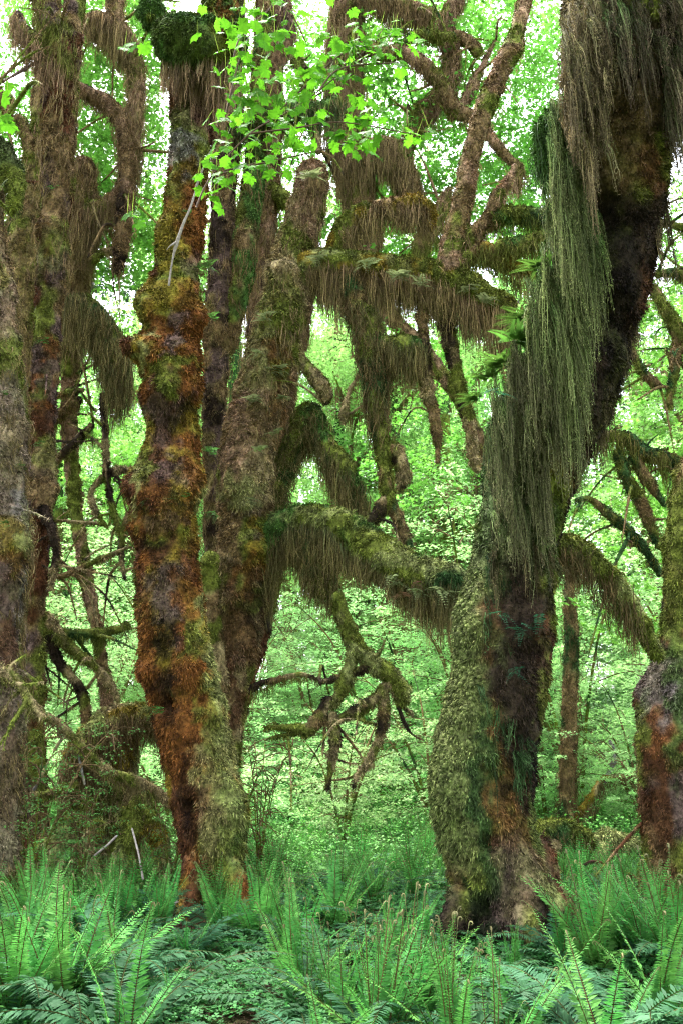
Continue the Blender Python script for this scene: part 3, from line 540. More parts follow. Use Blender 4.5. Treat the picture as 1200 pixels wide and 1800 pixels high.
tree("brown and tan mossy trunk cut off by the left edge of the photo", (-25, 1600, 8.7),
     [("trunk", [(-37, 1700, 8.7, 78), (-32, 1600, 8.7, 70), (-30, 1450, 8.7, 62), (-27, 1300, 8.7, 66), (-24, 1200, 8.7, 68), (-27, 1120, 8.7, 64), (-27, 1030, 8.7, 74), (-20, 940, 8.7, 72), (-24, 850, 8.7, 70), (-27, 700, 8.7, 70), (-34, 600, 8.7, 74), (-42, 520, 8.7, 72), (-50, 450, 8.7, 60), (-57, 350, 8.7, 58), (-64, 240, 8.7, 58), (-72, 100, 8.7, 55), (-72, -60, 8.7, 50)],
       dict(res=.03, lump=.13, flute=.12, fine=.04, hang=D_H, bumps=[(5, 775, 26, 16), (30, 940, 40, 10), (35, 1010, 30, 8), (40, 1240, 30, 10), (10, 340, 30, 22)])),
      ("branch", [(-20, 250, 8.5, 22), (5, 275, 8.4, 22), (22, 310, 8.4, 20), (28, 345, 8.4, 14), (20, 375, 8.4, 8)], dict(pal=palette([OLIVE, (.05, .065, .02)], (), 3, 5), lump=.15)),
      ("branch", [(-30, 160, 8.5, 14), (0, 170, 8.4, 13), (14, 190, 8.4, 9), (10, 215, 8.4, 6)], dict(pal=palette([OLIVE, BROWN], (), 3, 6), lump=.2)),
      ("branch", [(-10, 1175, 8.4, 10), (30, 1195, 8.2, 8), (52, 1230, 8.1, 6), (75, 1262, 8.0, 5)], dict(pal=palette([TAN, OLIVE], (), 3, 7), lump=.2, hang=(200, .03, .1, TAN, OLIVE, .2)))],
     palD, 131, poly=[(8, 690, 8.3, 5, .7), (40, 820, 8.3, 5, .7), (12, 920, 8.3, 6, .7)])
palE = palette([BARKP, BROWN, OLIVE, DRUST], [(82, 640, 22, 60, BARKP, .8), (84, 600, 16, 24, RUST, .8), (70, 690, 16, 16, RUST, .8), (85, 480, 20, 50, BARKP, .6), (85, 830, 26, 60, TAN, .5), (100, 350, 16, 60, BROWN, .7), (100, 440, 30, 40, PALE, .4)], 3, 140)
H1 = (150, .12, .6, HPINK, HBROWN, .5, {'out': .04, 'per': 7})
tree("slender brown maple trunk beside the left edge trunk, moss at its fork", (62, 1560, 10.2),
     [("trunk", [(62, 1640, 10.2, 28), (60, 1540, 10.2, 26), (60, 1300, 10.2, 20), (62, 1100, 10.2, 16), (66, 1000, 10.2, 17), (70, 920, 10.2, 20), (76, 830, 10.2, 22), (76, 740, 10.2, 20), (80, 660, 10.2, 21), (84, 560, 10.2, 22), (92, 470, 10.2, 26), (98, 380, 10.2, 25), (102, 300, 10.2, 26), (104, 220, 10.2, 28), (108, 140, 10.2, 30), (118, 80, 10.2, 24), (130, 20, 10.2, 17), (140, -60, 10.2, 15)],
       dict(res=.03, lump=.16, flute=.08, fine=.03, hang=(70, .12, .45, HPINK, HBROWN, .4, {'box': [(40, 60, 170, 480)], 'out': .015}), bumps=[(88, 400, 20, 10), (92, 860, 20, 12)])),
      ("branch", [(105, 130, 10.1, 18), (80, 95, 10, 13), (55, 70, 9.9, 11), (38, 45, 9.9, 9), (32, 20, 9.9, 5)], dict(lump=.15, hang=(300, .3, .75, HBROWN, HPINK, .3, {'per': 8}))),
      ("branch", [(112, 120, 10.1, 20), (100, 60, 10, 22), (85, 20, 10, 20), (70, -20, 10, 16), (60, -80, 10, 14)], dict(lump=.15, hang=(160, .1, .45, HBROWN, OLIVE, .3))),
      ("branch", [(70, 880, 10.2, 10), (90, 930, 10, 7), (98, 980, 10, 5), (88, 1040, 10, 3)], dict(lump=.2, pal=PT))],
     palE, 141, poly=[(80, 600, 9.9, 8, .8), (70, 780, 9.9, 8, .9), (95, 330, 9.9, 6, .7)])
tree("broad brownish maple trunk just behind the slender left trunk", (45, 1520, 12.5),
     [("trunk", [(40, 1620, 12.5, 34), (42, 1500, 12.5, 32), (44, 1200, 12.5, 26), (46, 900, 12.5, 28), (50, 700, 12.5, 30), (48, 560, 12.5, 34), (46, 460, 12.5, 36), (46, 400, 12.5, 34), (58, 340, 12.5, 26), (68, 280, 12.5, 26), (78, 200, 12.5, 22), (84, 100, 12.5, 20), (90, -60, 12.5, 18)],
       dict(res=.045, lump=.15, flute=.08, hang=(50, .15, .5, HBROWN, HPINK, .4, {'out': .01}))),
      ("branch", [(60, 280, 12.3, 12), (40, 215, 12.3, 9), (30, 212, 12.3, 8), (0, 225, 12.3, 6)], dict(hang=(100, .05, .3, HBROWN, OLIVE, .2)))],
     palette([BROWN, OLIVE, HBROWN], (), 2.5, 150), 151)
# the drooping tree between them
tree("crooked maple hung with brown moss sheets just left of the rusty trunk", (205, 1540, 11.2),
     [("trunk", [(215, 1620, 11.2, 16), (212, 1500, 11.2, 14), (195, 1300, 11.2, 10), (175, 1130, 11.2, 9), (150, 1000, 11.4, 9), (130, 860, 11.5, 11), (122, 700, 11.5, 14), (128, 560, 11.4, 20), (140, 440, 11.2, 24), (146, 340, 11.2, 24), (150, 280, 11.2, 15)],
       dict(res=.03, lump=.2, flute=.1, hang=(240, .2, .95, HPINK, HBROWN, .5, {'box': [(90, 260, 240, 620)], 'out': .05}))),
      ("branch", [(112, 150, 10.6, 12), (150, 162, 10.8, 12), (185, 180, 10.9, 12), (210, 205, 10.9, 12), (222, 250, 10.9, 12), (224, 310, 10.9, 12), (218, 380, 10.9, 12), (212, 440, 10.9, 11), (206, 480, 10.9, 6)], dict(pal=palette([BARKD, BROWN, HPINK], (), 3, 9), hang=(220, .1, .45, HPINK, BROWN, .5))),
      ("branch", [(206, -40, 11, 12), (205, 40, 11, 12), (222, 80, 11, 14), (240, 120, 11, 14), (238, 200, 11, 12), (232, 280, 11, 11), (222, 330, 11, 8)], dict(hang=(240, .15, .7, HPINK, HBROWN, .5))),
      ("branch", [(150, 40, 11, 8), (165, 35, 11, 15), (190, 45, 11, 18), (215, 60, 11, 16), (235, 85, 11, 12)], dict(hang=(420, .35, 1.05, HPINK, HBROWN, .4))),
      ("branch", [(140, 420, 11.1, 16), (160, 375, 11.1, 20), (185, 365, 11.1, 16), (210, 340, 11.1, 10), (225, 300, 11.1, 7)], dict(hang=(260, .2, .9, HPINK, HBROWN, .4))),
      ("branch", [(130, 530, 11, 16), (150, 540, 10.9, 20), (175, 565, 10.8, 20), (195, 600, 10.8, 21), (208, 640, 10.8, 18), (210, 680, 10.8, 12), (205, 700, 10.8, 6)], dict(pal=palette([DGREEN, OLIVE, HBROWN], (), 3, 8), hang=(420, .25, .75, DGREEN, HBROWN, .7, {'per': 9, 'out': .05, 'w': .008}))),
      ("branch", [(160, 460, 11, 8), (180, 445, 11, 5), (200, 440, 11, 6), (225, 430, 11, 4)], dict(pal=PT)),
      ("branch", [(180, 690, 10.9, 4), (186, 780, 10.9, 5), (190, 850, 10.9, 5), (205, 920, 10.9, 4), (220, 960, 10.9, 2)], dict(pal=PT)),
      ("branch", [(235, 826, 10.9, 5), (200, 828, 10.9, 6), (175, 845, 10.9, 5), (160, 870, 10.9, 5), (170, 900, 10.9, 4), (190, 930, 10.9, 2)], dict(pal=PT)),
      ("branch", [(228, 900, 10.9, 4), (215, 940, 10.9, 5), (214, 980, 10.9, 4), (220, 1020, 10.9, 2)], dict(pal=PT)),
      ("branch", [(145, 700, 11.2, 5), (115, 720, 11.2, 8), (95, 740, 11.2, 7), (80, 775, 11.2, 5)], dict(pal=PT, hang=(200, .05, .2, BROWN, OLIVE, .2))),
      ("branch", [(165, 745, 11.2, 5), (130, 780, 11.2, 7), (105, 805, 11.2, 6), (90, 825, 11.2, 4)], dict(pal=PT, hang=(200, .04, .15, BROWN, OLIVE, .2))),
      ("branch", [(150, 685, 11.2, 4), (120, 690, 11.2, 6), (90, 700, 11.2, 5)], dict(pal=PT)),
      ("branch", [(30, 1105, 10.6, 10), (80, 1112, 10.6, 10), (140, 1114, 10.7, 8), (190, 1110, 10.8, 7), (230, 1098, 10.8, 5)], dict(pal=palette([DGREEN, OLIVE], (), 3, 8), hang=(300, .04, .28, DGREEN, OLIVE, .2, {'w': .007}))),
      ("branch", [(55, 1070, 10.6, 9), (90, 1095, 10.6, 9), (120, 1135, 10.6, 8), (160, 1165, 10.6, 7), (190, 1195, 10.6, 5), (210, 1235, 10.6, 3)], dict(pal=palette([OLIVE, TAN], (), 3, 8), hang=(200, .03, .12, TAN, OLIVE, .2))),
      ("branch", [(85, 1115, 10.6, 8), (105, 1165, 10.6, 8), (130, 1195, 10.6, 7), (148, 1230, 10.6, 8), (150, 1290, 10.6, 7), (140, 1340, 10.6, 5)], dict(pal=PT)),
      ("branch", [(60, 1110, 10.6, 9), (60, 1160, 10.6, 6), (68, 1200, 10.6, 4)], dict(pal=PT)),
      ("branch", [(50, 1015, 10.6, 5), (110, 1012, 10.6, 5), (170, 985, 10.6, 4), (230, 960, 10.6, 2.5)], dict(pal=PT, fuzz=2500)),
      ("branch", [(80, 890, 10.6, 8), (100, 960, 10.6, 6), (95, 1010, 10.6, 4)], dict(pal=PT))],
     palette([BROWN, HPINK, OLIVE], (), 3, 160), 161)
tree("dark maple pair just behind the right side of the rusty trunk, with green moss knobs", (372, 1530, 11.2),
     [("trunk", [(372, 1620, 11.2, 26), (372, 1530, 11.2, 24), (372, 1300, 11.2, 20), (374, 1000, 11.2, 16), (376, 850, 11.2, 17), (376, 750, 11.2, 20), (380, 650, 11.2, 22), (386, 550, 11.2, 25), (390, 450, 11.2, 22), (394, 350, 11.2, 20), (400, 230, 11.2, 25), (408, 100, 11.2, 20), (415, -60, 11.2, 16)],
       dict(res=.035, lump=.15, flute=.1, hang=(60, .15, .5, HPINK, HBROWN, .5, {'out': .01}))),
      ("trunk", [(400, 620, 11.3, 14), (412, 540, 11.2, 20), (425, 490, 11.2, 22), (428, 430, 11.2, 24), (440, 370, 11.3, 20), (450, 280, 11.4, 18), (455, 180, 11.4, 16), (462, 60, 11.4, 14), (470, -60, 11.4, 12)],
       dict(pal=palette([GREEN, OLIVE, BROWN], (), 2.5, 7), lump=.2, hang=(60, .1, .4, HBROWN, BROWN, .3))),
      ("branch", [(400, 235, 11.1, 10), (430, 222, 11, 12), (470, 205, 10.9, 15), (520, 195, 10.8, 14), (560, 190, 10.8, 10), (600, 175, 10.8, 8)], dict(pal=palette([DGREEN, GREEN, OLIVE], (), 3, 8), hang=(260, .1, .55, HBROWN, DGREEN, .2)))],
     palette([BARKP, BROWN, HBROWN, BARKD], (), 3, 170), 171)
tree("tall brown maple trunk seen between the dark pair and the knob topped limb", (395, 1510, 12.6),
     [("trunk", [(390, 1620, 12.6, 20), (395, 1400, 12.6, 18), (420, 1000, 12.6, 17), (445, 700, 12.6, 17), (455, 520, 12.6, 18), (462, 400, 12.6, 24), (468, 300, 12.6, 25), (474, 200, 12.6, 25), (470, 80, 12.6, 22), (480, -70, 12.6, 18)],
       dict(res=.04, lump=.16, flute=.1, hang=(120, .15, .7, HPINK, HBROWN, .5))),
      ("branch", [(478, 130, 12.5, 14), (505, 70, 12.4, 12), (500, 20, 12.4, 12), (490, -40, 12.4, 10)], dict(hang=(100, .1, .4, HBROWN, HPINK, .3))),
      ("branch", [(470, 330, 12.5, 14), (495, 345, 12.4, 12), (505, 365, 12.4, 8)], dict(pal=palette([OLIVE, PALE], (), 3, 8))),
      ("branch", [(520, 100, 12.3, 10), (540, 150, 12.3, 10), (552, 210, 12.3, 9), (560, 270, 12.3, 5)], dict(pal=PT))],
     palette([BROWN, HPINK, BARKP], (), 3, 180), 181)
tree("maple in the upper middle behind the arch with a thick brown moss apron", (880, 1505, 13.0),
     [("trunk", [(880, 1620, 13, 14), (880, 1500, 13, 12), (884, 1200, 13, 10), (878, 950, 13, 10), (845, 780, 13, 10), (765, 640, 13, 11), (690, 560, 13, 14), (650, 490, 13, 20), (640, 400, 13, 28), (620, 300, 13, 32), (604, 200, 13, 34), (606, 100, 13, 32), (612, 0, 13, 28), (618, -70, 13, 26)],
       dict(res=.04, lump=.15, flute=.1, hang=(110, .3, 1.0, HPINK, HBROWN, .4, {'box': [(500, -80, 760, 420)]}))),
      ("branch", [(610, 300, 12.8, 20), (640, 270, 12.7, 20), (680, 262, 12.6, 22), (705, 290, 12.6, 20), (722, 330, 12.6, 16), (735, 370, 12.6, 10)], dict(pal=palette([OLIVE, BROWN, HBROWN], (), 3, 8), hang=(250, .4, 1.2, HPINK, HBROWN, .4, {'per': 8}))),
      ("branch", [(700, 290, 12.6, 14), (722, 235, 12.6, 14), (750, 195, 12.6, 15), (785, 150, 12.6, 16), (792, 90, 12.6, 15), (782, 40, 12.6, 13), (800, 0, 12.6, 13), (815, -60, 12.6, 10)], dict(hang=(140, .08, .45, HBROWN, HPINK, .3))),
      ("branch", [(620, 60, 12.6, 14), (660, 90, 12.4, 12), (705, 92, 12.2, 11), (745, 115, 12, 12), (775, 150, 12, 12), (800, 192, 12, 11), (830, 208, 12, 10), (860, 240, 12, 8), (890, 275, 12, 7), (912, 300, 12, 6), (905, 340, 12, 4)], dict(hang=(160, .05, .4, HBROWN, BROWN, .2))),
      ("branch", [(640, -30, 12.6, 18), (665, 0, 12.4, 18), (690, 10, 12.4, 16), (730, 20, 12.4, 14), (765, 30, 12.4, 12)], dict(hang=(260, .15, .7, HBROWN, BROWN, .3))),
      ("branch", [(700, 92, 12.2, 6), (730, 62, 12.2, 8), (770, 65, 12.2, 8), (800, 62, 12.2, 6)], dict(pal=palette([DGREEN, OLIVE], (), 3, 8), hang=(200, .05, .2, BROWN, OLIVE, .2))),
      ("branch", [(795, 60, 12.5, 10), (830, 80, 12.4, 9), (838, 100, 12.4, 7)], dict()),
      ("branch", [(760, 180, 12.5, 6), (730, 190, 12.5, 6), (728, 250, 12.5, 5)], dict(pal=PT)),
      ("branch", [(790, 205, 12.1, 7), (815, 180, 12.5, 7), (830, 150, 12.5, 10), (845, 120, 12.5, 5), (870, 70, 12.5, 2)], dict(pal=palU)),
      ("branch", [(790, 330, 12.5, 3), (775, 360, 12.5, 9), (765, 400, 12.5, 10), (740, 420, 12.5, 12), (735, 450, 12.5, 6)], dict(hang=(260, .15, .5, HBROWN, OLIVE, .4)))],
     palette([BROWN, HPINK, OLIVE], (), 3, 190), 191)
palGt = palette([BARKP, OLIVE, BROWN, DRUST], [(1150, 1200, 40, 70, GREY, .55), (1165, 1290, 18, 55, (.14, .055, .02), .9), (1150, 1450, 22, 60, (.09, .045, .02), .6), (1190, 1200, 20, 180, GREEN, .7), (1190, 1000, 40, 120, OLIVE, .8), (1190, 880, 30, 60, OLIVE, .7)], 3, 200)
tree("rugged maple trunk at the right edge, grey and orange below, olive above", (1215, 1590, 8.9),
     [("trunk", [(1222, 1680, 8.9, 96), (1218, 1590, 8.9, 88), (1212, 1500, 8.9, 84), (1206, 1400, 8.9, 86), (1205, 1300, 8.9, 86), (1206, 1220, 8.9, 82), (1216, 1150, 8.9, 60), (1220, 1050, 8.9, 54), (1222, 950, 8.9, 52), (1226, 880, 8.9, 48), (1245, 820, 8.9, 46), (1290, 740, 8.9, 44), (1340, 640, 8.9, 40)],
       dict(res=.03, lump=.14, flute=.2, fine=.04))],
     palGt, 201)
tree("maple reaching in from the right with thin sprawling mossy branches behind the leaning trunk", (1330, 1520, 11.5),
     [("trunk", [(1330, 1620, 11.5, 40), (1330, 1500, 11.5, 36), (1320, 1000, 11.5, 30), (1310, 600, 11.5, 28), (1290, 200, 11.5, 24), (1280, -60, 11.5, 20)], dict(res=.06)),
      ("branch", [(1312, 870, 11.4, 16), (1240, 840, 11.2, 13), (1200, 822, 11, 12), (1165, 805, 10.9, 13), (1130, 795, 10.8, 13), (1105, 775, 10.8, 13), (1075, 765, 10.8, 10), (1050, 775, 10.8, 5)], dict(hang=(200, .06, .5, BROWN, OLIVE, .3))),
      ("branch", [(1010, 880, 10.8, 4), (1035, 878, 10.8, 5), (1065, 900, 10.8, 7), (1100, 930, 10.8, 8), (1130, 965, 10.8, 7), (1150, 995, 10.8, 5), (1158, 1015, 10.8, 3)], dict(hang=(160, .03, .12, BROWN, OLIVE, .2))),
      ("branch", [(1085, 790, 10.8, 9), (1100, 840, 10.8, 9), (1125, 880, 10.8, 10), (1140, 920, 10.8, 8), (1160, 965, 10.8, 4)], dict(hang=(160, .04, .2, BROWN, OLIVE, .2))),
      ("branch", [(1110, 800, 10.8, 9), (1135, 840, 10.8, 9), (1155, 870, 10.8, 6), (1168, 890, 10.8, 4)], dict()),
      ("branch", [(1300, 500, 11.2, 12), (1230, 490, 11, 10), (1190, 480, 11, 8), (1150, 482, 11, 6)], dict(hang=(200, .05, .3, BROWN, OLIVE, .2))),
      ("branch", [(1145, 500, 10.9, 6), (1160, 530, 10.9, 9), (1180, 560, 10.9, 10), (1200, 600, 10.9, 12), (1240, 640, 10.9, 14), (1320, 700, 11.2, 16)], dict(hang=(100, .05, .2, BROWN, OLIVE, .2))),
      ("branch", [(1190, 590, 10.9, 8), (1185, 650, 10.9, 8), (1175, 700, 10.9, 5), (1180, 720, 10.9, 2)], dict()),
      ("branch", [(1105, 600, 10.9, 6), (1120, 640, 10.9, 6), (1145, 670, 10.9, 8), (1165, 680, 10.9, 3)], dict()),
      ("branch", [(1110, 380, 11, 5), (1150, 390, 11, 5), (1200, 400, 11, 6), (1290, 430, 11.2, 9)], dict(hang=(100, .05, .2, BROWN, OLIVE, .2)))],
     palette([BROWN, OLIVE, DGREEN], (), 4, 210), 211)

# ================================================================== mossy root mound lower left, fallen logs
BM = base_at(190, 1552, 10.0)
tM = thing("mossy_stump", "sprawling moss covered stump with leg-like roots, low at the left behind the ferns", "stump", BM)
palM = palette([OLIVE, TAN, PALE, GOLD], [(200, 1260, 70, 24, PALE, .7), (195, 1420, 40, 30, BARKD, .5)], 3, 220)
mh = (170, .1, .5, TAN, BROWN, .3, {'out': .03})
for k, (nm, pts, hg) in enumerate([
        ("trunk", [(190, 1600, 10.1, 60), (190, 1520, 10.1, 56), (190, 1440, 10.1, 50), (195, 1370, 10.2, 46), (205, 1310, 10.2, 40), (215, 1280, 10.2, 34)], (90, .1, .5, BROWN, TAN, .5)),
        ("branch", [(140, 1370, 9.9, 22), (150, 1320, 9.9, 26), (175, 1280, 9.9, 26), (210, 1258, 10, 22), (250, 1256, 10.1, 20), (290, 1270, 10.2, 18), (330, 1300, 10.3, 14)], (330, .15, .85, TAN, BROWN, .3, {'out': .04})),
        ("root", [(160, 1400, 9.9, 20), (120, 1450, 9.8, 16), (80, 1490, 9.8, 14), (50, 1530, 9.8, 14), (35, 1580, 9.8, 10)], (60, .05, .2, TAN, BROWN, .1)),
        ("root", [(180, 1440, 9.7, 16), (150, 1490, 9.6, 14), (165, 1520, 9.5, 14), (150, 1580, 9.4, 10)], (60, .05, .2, TAN, BROWN, .1)),
        ("root", [(225, 1420, 9.7, 18), (235, 1460, 9.6, 14), (215, 1510, 9.5, 13), (210, 1580, 9.4, 10)], (60, .05, .2, TAN, BROWN, .1)),
        ("root", [(240, 1400, 9.8, 18), (270, 1450, 9.8, 16), (285, 1500, 9.8, 13), (290, 1580, 9.8, 10)], (60, .05, .2, TAN, BROWN, .1)),
        ("root", [(130, 1430, 9.8, 14), (100, 1500, 9.5, 13), (110, 1590, 9.4, 10)], None),
        ("branch", [(140, 1380, 9.8, 12), (100, 1392, 9.6, 7), (60, 1398, 9.5, 5), (40, 1402, 9.5, 3)], (300, .05, .22, TAN, BROWN, .3))]):
    limb(tM, nm, pts, palM, BM, 221 + k, .03, .22, .15, (), 4500, .04, .009, hang=hg)
BL = base_at(120, 1500, 9.0)
fb = thing("fallen_branch", "long thin moss covered branch slanting down from the left edge trunk across the stump", "branch", BL)
limb(fb, "stem", [(-30, 1212, 8.9, 5), (10, 1232, 9.0, 5), (60, 1250, 9.1, 6), (105, 1275, 9.2, 6), (150, 1320, 9.2, 7), (190, 1355, 9.3, 8), (240, 1372, 9.4, 8), (290, 1400, 9.5, 6), (330, 1440, 9.5, 4)], palette([TAN, OLIVE], (), 3, 240), BL, 240, .02, .2, 0, (), 7000, .025, .007, hang=(420, .04, .26, TAN, HBROWN, .4, {'per': 5, 'spread': .02, 'w': .007}))
limb(fb, "twig", [(60, 1390, 9.2, 2), (120, 1290, 9.2, 2), (150, 1380, 9.2, 2)], palette([GREY, TAN], (), 3, 241), BL, 241, .02, .2, 0, (), 0)
BLg = base_at(1020, 1480, 11.6)
tL = thing("fallen_log", "low mossy fallen log between the massive trunk and the right edge trunk, ferns in front", "log", BLg)
limb(tL, "stem", [(920, 1470, 11.6, 18), (970, 1464, 11.6, 22), (1010, 1468, 11.6, 20), (1040, 1482, 11.6, 15), (1070, 1480, 11.6, 20), (1100, 1488, 11.6, 18), (1140, 1498, 11.6, 12)], palette([OLIVE, PALE, DGREEN], (), 3, 245), BLg, 245, .035, .2, 0, (), 4500, .04, .01, hang=(160, .05, .25, DGREEN, BROWN, .2))
limb(tL, "root", [(975, 1475, 11.5, 12), (960, 1510, 11.4, 9), (950, 1560, 11.3, 7)], palM, BLg, 246, .04, .2)
limb(tL, "root", [(1060, 1480, 11.5, 12), (1058, 1520, 11.4, 9), (1056, 1570, 11.3, 7)], palM, BLg, 247, .04, .2)
BT = base_at(1010, 1400, 14)
tK = thing("mossy_snag", "bare mossy snag leaning over the bright leaves right of the massive trunk", "snag", BT)
limb(tK, "stem", [(990, 1560, 14, 18), (995, 1480, 14, 15), (996, 1380, 14, 14), (1000, 1300, 14, 14), (1000, 1230, 14, 13), (1004, 1130, 14, 12), (1000, 1040, 14, 9), (1006, 960, 14, 5)], palette([DGREEN, BROWN], (), 3, 250), BT, 250, .04, .2, .1, hang=(80, .05, .3, DGREEN, BROWN, .3))
limb(tK, "branch", [(1000, 1450, 14, 7), (1040, 1400, 13.9, 7), (1060, 1370, 13.9, 5), (1110, 1365, 13.8, 7), (1140, 1350, 13.7, 5)], palM, BT, 251, .03, .2, 0, hang=(200, .05, .3, TAN, BROWN, .2))
limb(tK, "branch", [(1060, 1375, 13.9, 4), (1080, 1330, 13.9, 3), (1070, 1300, 13.9, 2)], palette([GREY], (), 3, 252), BT, 252, .03, .2, 0)

# ================================================================== maple spray hanging into the upper middle
def near_spray():
    rng = np.random.default_rng(300); d0 = 5.2
    B = P(300, 500, 6.2); B = P(420, 330, 5.4)
    t = thing("maple_spray", "bright green lobed maple leaves on thin twigs hanging in the upper middle", "branch", tuple(B))
    twigs = [[(345, 365), (372, 310), (440, 235), (500, 200), (560, 160), (640, 90), (680, 40)], [(395, 300), (470, 285), (560, 265), (640, 245)], [(405, 130), (425, 60), (470, 20), (500, -20)], [(440, 235), (520, 225), (600, 215), (720, 235)],
             [(470, 215), (560, 130), (610, 90), (690, 60)], [(372, 310), (410, 300), (480, 275)], [(560, 160), (600, 120), (700, 110)], [(398, 200), (420, 110), (440, 60)]]
    g = Geo(); spots = []
    for k, tw in enumerate(twigs):
        dd = d0 + (k % 3 - 1) * .18
        Q = world_path([(x, y, dd + .04 * i, 1.9 - 1.3 * i / len(tw)) for i, (x, y) in enumerate(tw)])
        V, F, D = tube_raw(Q, .02, .1, 0, k, closed=False, maxring=6); g.add(V, F, (.10, .06, .04)); S = catmull(Q, 40)[:, :3]
        for s in S[4:]: spots.append(s)
    link("twig", g.mesh("twig", M_TWIG, B), t)
    clusters = [(400, 60, 40, 25, 6), (430, 15, 60, 30, 7), (520, 10, 50, 25, 7), (470, 55, 40, 25, 6), (450, 115, 50, 40, 12), (540, 60, 60, 35, 8), (640, 70, 55, 30, 20), (675, 60, 35, 30, 10), (700, 80, 20, 18, 4), (690, 110, 12, 10, 2), (600, 100, 40, 25, 9), (560, 145, 45, 25, 12),
                (610, 125, 30, 28, 10), (480, 80, 30, 20, 4), (500, 165, 60, 30, 9), (450, 165, 35, 25, 7), (420, 205, 35, 30, 9), (470, 195, 40, 25, 6), (480, 245, 30, 20, 5), (550, 230, 30, 20, 8), (600, 245, 30, 18, 8), (635, 195, 35, 18, 7), (640, 215, 18, 14, 3), (640, 262, 20, 12, 4), (716, 234, 22, 12, 5),
                (455, 215, 60, 22, 6), (395, 285, 22, 22, 7), (440, 285, 30, 20, 4), (480, 300, 22, 16, 4), (490, 255, 25, 20, 4), (368, 340, 16, 16, 4), (408, 320, 18, 10, 3), (385, 110, 14, 20, 3), (520, 120, 40, 30, 6), (5, 150, 8, 20, 2), (8, 220, 12, 12, 3), (240, 85, 14, 10, 2), (238, 382, 10, 8, 2), (540, 200, 60, 20, 6), (430, 140, 40, 20, 6)]
    L = Geo(); C = []; S = []
    for (x, y, rx, ry, n) in clusters:
        for _ in range(int(n * 1.6) + 1):
            C.append(P(x + rng.normal() * rx * .75, y + rng.normal() * ry * .7, d0 + rng.normal() * .15)); S.append(rng.uniform(.05, .10))
    C = np.array(C); n = len(C); N = unit(rng.normal(size=(n, 3)) * .45 + np.array([0, -.85, .45])); U, W = frames(N, rng, rng.normal(size=(n, 3)) * .7 + np.array([0, -.3, -.6]))
    hue = rng.random((n, 1)); place(L, LEAF7[0], LEAF7[1], C, U, W, N, np.array(S), np.array([.085, .27, .012]) * (.5 + .7 * hue))
    # petioles
    strands(L, C, np.zeros((n, 3)), rng.normal(size=(n, 3)) * .03 + np.array([0, .02, .16]), np.full(n, .01), np.full(n, .004), np.tile([.14, .2, .03], (n, 1)), np.tile([.14, .2, .03], (n, 1)), rng, 3, .004)
    link("foliage", L.mesh("foliage", M_NEARLEAF, B, False), t)
near_spray()
tw = P(330, 360, 8.2); td = thing("dead_twig", "pale broken dead twig caught against the rusty trunk, its end pointing down", "twig", tuple(tw))
g = Geo()
for pts in ([(346, 330, 8.25, 1.6), (335, 365, 8.22, 2), (322, 395, 8.2, 2.6), (312, 425, 8.2, 3.2), (304, 455, 8.2, 1.6), (297, 503, 8.2, 2.0)], [(312, 425, 8.2, 2.2), (300, 432, 8.15, 1.2), (293, 440, 8.15, .7)], [(345, 330, 8.25, 2.4), (356, 300, 8.2, 1.6), (372, 262, 8.1, 1.2)]):
    V, F, D = tube_raw(world_path(pts), .015, .25, 0, 3, fine=.004); g.add(V, F, (.20, .17, .14))
link("stem", g.mesh("stem", M_TWIG, tw), td)
for k, (a, b, lab) in enumerate([((232, 1455, 9.0, 1.6), (252, 1548, 8.9, 2.2), "straight pale dead stick leaning among the stump roots"), ((165, 1505, 9.2, 2), (207, 1468, 9.2, 1.6), "short pale stick propped between two roots of the mossy stump"),
                                 ((292, 1600, 8.4, 2), (330, 1570, 8.4, 1.4), "grey fallen stick in the ferns left of the rusty trunk foot")]):
    V, F, D = tube_raw(world_path([a, ((a[0] + b[0]) / 2 + 2, (a[1] + b[1]) / 2, (a[2] + b[2]) / 2, a[3]), b]), .02, .2, 0, k, fine=.003); p = P(*b[:3])
    tag(link("stick", Geo().add(V, F, (.36, .30, .28)).mesh("stick", M_TWIG, p), None, tuple(p)), lab, "stick")

